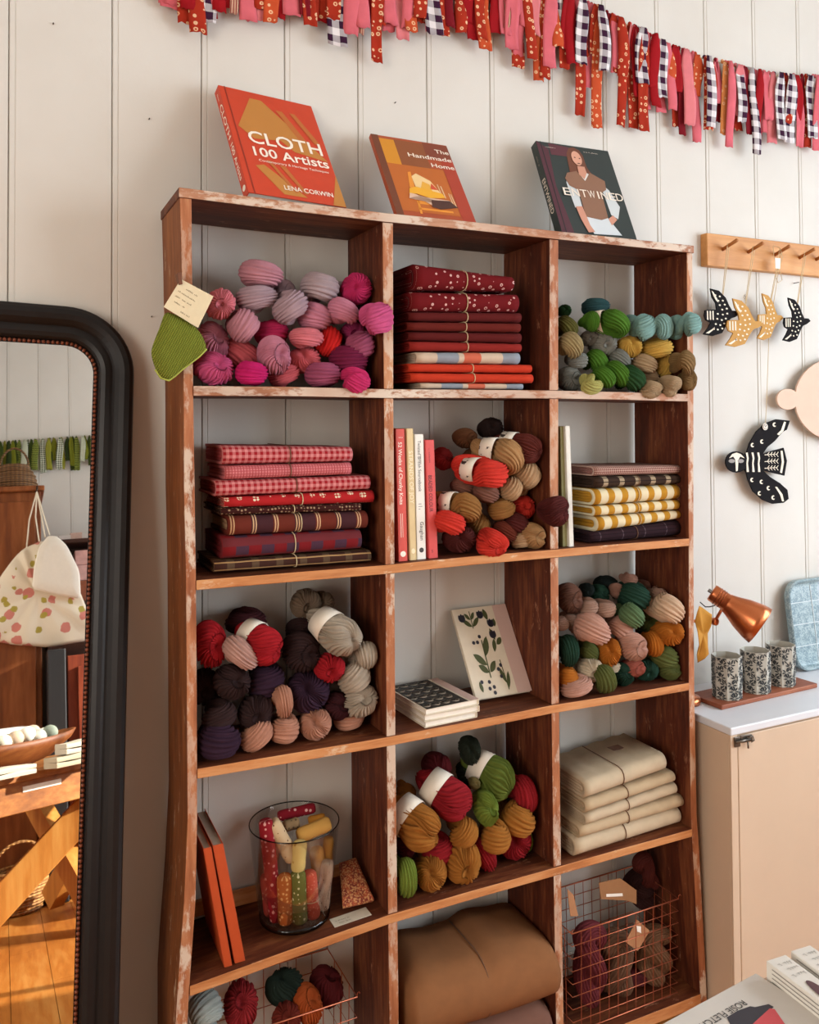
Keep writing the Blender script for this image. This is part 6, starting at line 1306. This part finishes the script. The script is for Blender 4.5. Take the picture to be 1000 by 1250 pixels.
M_WICK = wicker('dark', '8a6034', '3a2412'); M_WICK2 = wicker('light', 'c08a4a', '6a4018')
def basket(label, c, r, h, mat, hand=True, prof=None):
    E_ = thing('wicker_basket', label, 'basket', c); pr = prof or [(0, r*.7), (h*.3, r*.88), (h*.7, r), (h, r*.96)]
    outer = pr; inner = [(d if i else .008, q-.008) for i, (d, q) in enumerate(pr)][::-1]; vs_n = G()
    vs_n.lathe(c, (0, 0, 1), [(0, .001)]+outer+inner+[(.008, .001)], 36); vs_n.obj('basket_body', mat, E_, smooth=True)
    for k in range(7):
        f = (k+.5)/7; rr = float(np.interp(h*f, [q[0] for q in pr], [q[1] for q in pr])); G().tube([c+V(math.cos(a)*(rr+.001), math.sin(a)*(rr+.001), h*f) for a in np.linspace(0, 2*math.pi, 37)[:-1]], .005, 5, closed=True).obj('woven_row', mat, E_, smooth=True)
    G().tube([c+V(math.cos(a)*pr[-1][1], math.sin(a)*pr[-1][1], h) for a in np.linspace(0, 2*math.pi, 37)[:-1]], .009, 6, closed=True).obj('rim', mat, E_, smooth=True)
    if hand: G().tube([c+V(math.cos(a)*pr[-1][1], 0, h+math.sin(a)*r*.95) for a in np.linspace(0, math.pi, 17)], .007, 6).obj('handle', mat, E_, smooth=True)
    return E_
bc = RY(*zm(48, 700), -3.55); bt = RY(*zm(52, 590), -3.55); br = abs(RY(*zm(125, 690), -3.55)[0]-bc[0])
basket('dark wicker basket on top of the wardrobe, seen in the mirror', V(bc[0], -3.58, ctop+.03), br, .17, M_WICK, True, [(0, br*.98), (.05, br), (.11, br*.9), (.17, br*.62)])
# floral garment with drawstring bag hung on the wardrobe
DY = CYF+.05
t_ = NT('floral_cloth'); co = t_.coord('Object'); v1 = t_.n('ShaderNodeTexVoronoi'); v1.inputs['Scale'].default_value = 12; t_.L(co, v1.inputs['Vector']); v2 = t_.n('ShaderNodeTexVoronoi'); v2.inputs['Scale'].default_value = 13; t_.L(t_.coord('Object', (1, 1, 1), (.4, .3, .8)), v2.inputs['Vector']); nz = t_.noise(co, 40, 2)
c1 = t_.mix(t_.math('LESS_THAN', t_.math('ADD', v1.outputs['Distance'], t_.math('MULTIPLY', nz, .25)), .47), lin('e2d4bc'), lin('c87a6c')); c1 = t_.mix(t_.math('LESS_THAN', t_.math('ADD', v2.outputs['Distance'], t_.math('MULTIPLY', nz, .3)), .38), c1, lin('a8963c')); t_.base(c1, .85); M_FLOR = t_.m
def hung(label, name, pts, y, th, mat, cat):
    P = [RY(*zm(*q), y) for q in smoothpoly(dense(pts, 2), 1)]; P = [q+V(0, .012*math.sin(i*1.3)*(0 if 'pouch' in name else 1 if q[2] < P[0][2] else .4), 0) for i, q in enumerate(P)]; e = thing(name, label, cat, min(P, key=lambda q: q[2])); puffy('cloth_body', P, V(0, 1, 0), th, mat, e, rings=((1, 0), (.975, .7), (.93, 1.0), (.6, 1.0), (.25, 1.0)), ctr=1.0); return e
e = hung('white floral gathered skirt hanging on the wardrobe, seen in the mirror', 'floral_skirt', [(88, 890), (55, 915), (10, 975), (-50, 1060), (-80, 1190), (50, 1215), (165, 1222), (305, 1198), (296, 1110), (265, 1040), (190, 900), (140, 868)], DY, .03, M_FLOR, 'skirt')
hk = RY(*zm(122, 708), DY)
for a in ((88, 892), (130, 872)): G().tube([RY(*zm(*a), DY), RY(*zm((a[0]+118)/2-6, (a[1]+708)/2), DY), hk], .004, 6).obj('strap', plain('e8dcc4', .8), e)
t2 = plain('e8dfd0', .85, var=.04)
e = hung('white drawstring pouch hanging over the floral skirt, seen in the mirror', 'drawstring_pouch', [(160, 852), (128, 890), (112, 960), (106, 1028), (190, 1050), (268, 1062), (264, 970), (222, 885), (190, 855)], DY+.06, .025, t2, 'pouch')
for a in ((150, 858), (165, 850)): G().tube([RY(*zm(*a), DY+.06), RY(*zm((a[0]+125)/2, (a[1]+720)/2), DY+.05), hk+V(0, .012, 0)], .004, 6).obj('drawstring', plain('e8dcc4', .8), e)
G().tube([hk+V(0, -.06, .01), hk+V(0, .03, .01), hk+V(0, .035, .03)], .005, 6).obj('coat_hook', plain('3a2c22', .4, .7), wd)
# slatted crate leaning beside the wardrobe top, low shelf with boxes
SY = -3.62; sl, sr_ = RY(*zm(185, 855), SY), RY(*zm(330, 855), SY)
M_DARKW = wood('darkshelf', '2a1610', '4a2a1c', '6a4028', 'X', 4, .6); M_REDW = wood('redcab', '5a2214', '84381f', 'a05030', 'Z', 4, .55)
st = thing('shelf_unit', 'dark wooden shelf unit beside the wardrobe, seen in the mirror', 'shelf', (sl[0]+.4, -3.7, 0))
ztop_ = sl[2]-.02; x0_, x1_ = cr[0]+.04, cr[0]+1.1
for k, f in enumerate((1.0, .80, .60, .38)): bevel(G().box(x0_+.02, x1_-.02, Y0+.02, SY, ztop_*f-.025, ztop_*f).obj('shelf_board', M_DARKW, st), .003)
for xx in (x0_, x1_-.02): bevel(G().box(xx, xx+.02, Y0+.02, SY, 0, ztop_).obj('side_panel', M_DARKW, st), .003)
G().box(x0_+.02, x1_-.02, Y0+.02, Y0+.03, 0, ztop_).obj('back_panel', M_DARKW, st)
for k, (za, zb, hx, lab) in enumerate(((905, 950, 'd8a8a0', 'pink and white patterned box, upper of two on the dark shelf'), (950, 990, 'dcaea6', 'pink and white patterned box, lower of two on the dark shelf'), (992, 1058, '9a5636', 'brown wooden crate under the pink boxes'))):
    a = RY(*zm(250, zb), SY+.01); a[0] = max(a[0], x0_+.03); zz0 = ztop_*.60+.0005+(.0 if k == 2 else 0)
    hs = [.09, .09, .12]; base_z = [ztop_*.80+.001+.122+.092, ztop_*.80+.001+.122, ztop_*.80+.001][k]
    tag(bevel(G().box(a[0], min(a[0]+.34-.02*k, x1_-.03), Y0+.06, SY-.012, base_z, base_z+hs[k]).obj('storage_box' if k < 2 else 'wooden_crate', c_gingham('e0c8c0', hx, .03) if False else plain(hx, .7, var=.25, scale=35)), .003), lab+', seen in the mirror', 'box')
for k in range(4):
    a = RY(*zm(195+k*38, 852), SY-.02); tag(bevel(G().box(a[0], a[0]+.07, SY-.12, SY-.03, ztop_+.0005, ztop_+.03+.012*(k % 2)).obj('paper_packet', plain(('d8d0c8', 'c8a898', 'd0c8c0', 'b89080')[k], .7)), .002), 'small pale paper packet on top of the dark shelf unit, seen in the mirror', 'packet', 'packets on the dark shelf unit')
cb = thing('wooden_cabinet', 'reddish wooden cabinet with panelled doors by the dark shelf, seen in the mirror', 'cabinet', (.2, -3.3, 0))
ca = RY(*zn(205, 20), -3.2); ca[0] = max(ca[0], RY(*zn(155, 100), -3.15)[0]+.1); bevel(G().box(ca[0], ca[0]+.8, -3.58, -3.2, 0, 1.18).obj('cabinet_body', M_REDW, cb), .004); bevel(G().box(ca[0]+.05, ca[0]+.38, -3.2, -3.18, .15, 1.12).obj('door', M_REDW, cb), .004); bevel(G().box(ca[0]+.42, ca[0]+.75, -3.2, -3.18, .15, 1.12).obj('door', M_REDW, cb), .004)
bp = RY(*zn(155, 100), -3.15); tag(bevel(G().box(bp[0], bp[0]+.09, -3.3, -3.15, 0, 1.22).obj('black_post', plain('17171a', .5)), .006), 'black painted post between wardrobe and reddish cabinet, seen in the mirror', 'post')
# trestle table with bowl and linen
TT = .70; fa, fb = RZ(0, 950, TT), RZ(112, 924, TT); te = nrm(fb-fa); te = nrm(V(te[0], te[1]*.6, 0)); tn = V(te[1], -te[0], 0); tn = tn if tn[1] < 0 else -tn
M_TRES = wood('trestle', '6a3a18', '9a5f2a', 'c08a48', 'X', 3, .5); To = V(*fa[:2], TT)-te*.75
M_PINE = wood('pine', '9a6028', 'c08038', 'd8a458', 'Z', 3, .5)
tt = thing('trestle_table', 'brown wooden trestle table laden with linen, seen in the mirror', 'table', V(*(To+te*.8+tn*.35)[:2], 0))
bevel(G().obox(To-V(0, 0, .03), te*1.65, tn*.70, (0, 0, .03)).obj('table_top', M_TRES, tt), .003)
bevel(G().obox(To+tn*.03-V(0, 0, .15), te*1.65, tn*.025, (0, 0, .12)).obj('apron', M_TRES, tt), .003); bevel(G().obox(To+tn*.64-V(0, 0, .15), te*1.65, tn*.025, (0, 0, .12)).obj('apron', M_TRES, tt), .003)
bevel(G().obox(To+tn*.026+te*.86-V(0, 0, .075), te*.17, tn*.004, (0, 0, .022)).obj('paper_label', M_PAPER, tt), .001)
for u in (.35, 1.25):
    for s_ in (0, 1):
        a = To+te*(u-.02+.1*s_)+tn*(.08 if s_ else .60)-V(0, 0, .16); b = To+te*(u-.02+.1*s_)+tn*(.66 if s_ else .02)-V(0, 0, .16); b[2] = 0.004; a[2] = TT-.155; dd = nrm(b-a); sd = np.cross(dd, te)
        L_ = np.linalg.norm(b-a)-.03; G().obox(a-te*.0, te*.07, sd*.10, dd*L_).obj('trestle_leg', M_PINE, tt)
# long diagonal brace seen across the mirror
a, b = RY(-40, 1150, -2.45), RY(112, 985, -2.45); a[2] = max(a[2], .02); dd = nrm(b-a); sd = nrm(np.cross(dd, V(0, 1, 0))); sd = sd if sd[2] > 0 else -sd
bevel(G().obox(a-sd*.06, dd*np.linalg.norm(b-a)*1.05, V(0, -.04, 0), sd*.13).obj('diagonal_brace', M_PINE, tt), .004)
bw = To+te*.95+tn*.33; bw[2] = TT+.001
E_ = thing('dough_bowl', 'long wooden bowl filled with pale balls on the trestle table, seen in the mirror', 'bowl', bw)
vs = []; n = 40; prb = [(0, .02), (0, .30), (.03, .62), (.075, .92), (.11, 1.0), (.11, .95), (.075, .86), (.03, .55), (.012, .02)]
for d, f in prb:
    for k in range(n): c = 2*math.pi*k/n; vs.append(bw+te*math.cos(c)*f*.33+tn*math.sin(c)*f*.15+V(0, 0, d+(.02*math.cos(c)**2 if d > .05 else 0)))
mk('bowl_body', vs, [(i*n+k, i*n+(k+1) % n, (i+1)*n+(k+1) % n, (i+1)*n+k) for i in range(len(prb)-1) for k in range(n)]+[tuple(range(n-1, -1, -1)), tuple((len(prb)-1)*n+k for k in range(n))], wood('bowl', '4a2410', '7a4420', '9a6030', 'X', 4, .5), E_, smooth=True)
for i in range(16):
    u, v = -.19+.054*(i % 8)+.01*(i//8), -.035+.07*(i//8); c = bw+te*u+tn*v+V(0, 0, .115+.01*(i % 3)); o = G().ball(c, .036, 16, 10, (1, 1, .95)).obj('pale_ball', plain(('e8e2d4', 'd8d4c8', '8a9484', 'e6dcc8', 'c0a890')[i % 5], .75), smooth=True); tag(o, ('white', 'pale grey', 'grey green', 'cream', 'tan')[i % 5]+' ball in the wooden bowl, seen in the mirror', 'ball', 'balls in the wooden bowl')
C_LIN = c_plain('cfc4b0'); C_LIN2 = c_plain('bfb298')
def linen(lab, c, wx, wy, h, mat):
    E2 = thing('folded_linen', lab, 'folded cloth', c, 'folded linen on the trestle table')
    for k in range(2):
        z0_ = c[2]+h*k/2; vs = []; fs = []; nx_ = 10
        for i in range(nx_+1):
            t = i/nx_-.5; hh = h/2*.96
            for a, b in ((-.5, .5), (-.485, .05), (.47, 0), (.5, .3), (.5, .7), (.47, 1), (-.485, .95)): vs.append(c+te*wx*t+tn*wy*a+V(0, 0, z0_-c[2]+hh*b+.003*math.sin(7*t+k)*(b > .2)))
        for i in range(nx_):
            for j in range(7): fs.append((i*7+j, i*7+(j+1) % 7, (i+1)*7+(j+1) % 7, (i+1)*7+j))
        fs += [tuple(range(7)), tuple(nx_*7+j for j in range(6, -1, -1))]; mk('fold', vs, fs, mat, E2, uv=[(0, 0)]*len(vs), smooth=False)
lc = RZ(25, 948, TT); linen('low stack of beige folded linen at the table edge, seen in the mirror', V(lc[0], lc[1], TT+.0005)+tn*.045-te*.05, .24, .08, .04, C_LIN)
lc = RZ(88, 935, TT); linen('beige folded linen by the bowl, lower of two, seen in the mirror', V(lc[0], lc[1], TT+.0005)+tn*.06+te*.06, .24, .10, .045, C_LIN2); linen('beige folded linen by the bowl, upper of two, seen in the mirror', V(lc[0], lc[1], TT+.046)+tn*.065+te*.09, .20, .09, .045, C_LIN)
pb_ = bw+tn*.26; linen('white papers stacked behind the bowl, seen in the mirror', V(pb_[0], pb_[1], TT+.0005)-te*.02, .50, .13, .17, plain('e4e0d8', .7))
bk_ = RZ(52, 1085, .0); basket('light wicker basket with a tall handle under the trestle table, seen in the mirror', V(RY(26, 1080, -2.95)[0], -3.17, .001), .13, .19, M_WICK2)
bk2 = RZ(95, 1108, .0); basket('low reddish wicker basket on the floor under the trestle table, seen in the mirror', V(bk2[0]+.30, -2.85, .001), .17, .16, wicker('red', 'a85c30', '4a2010'), False)
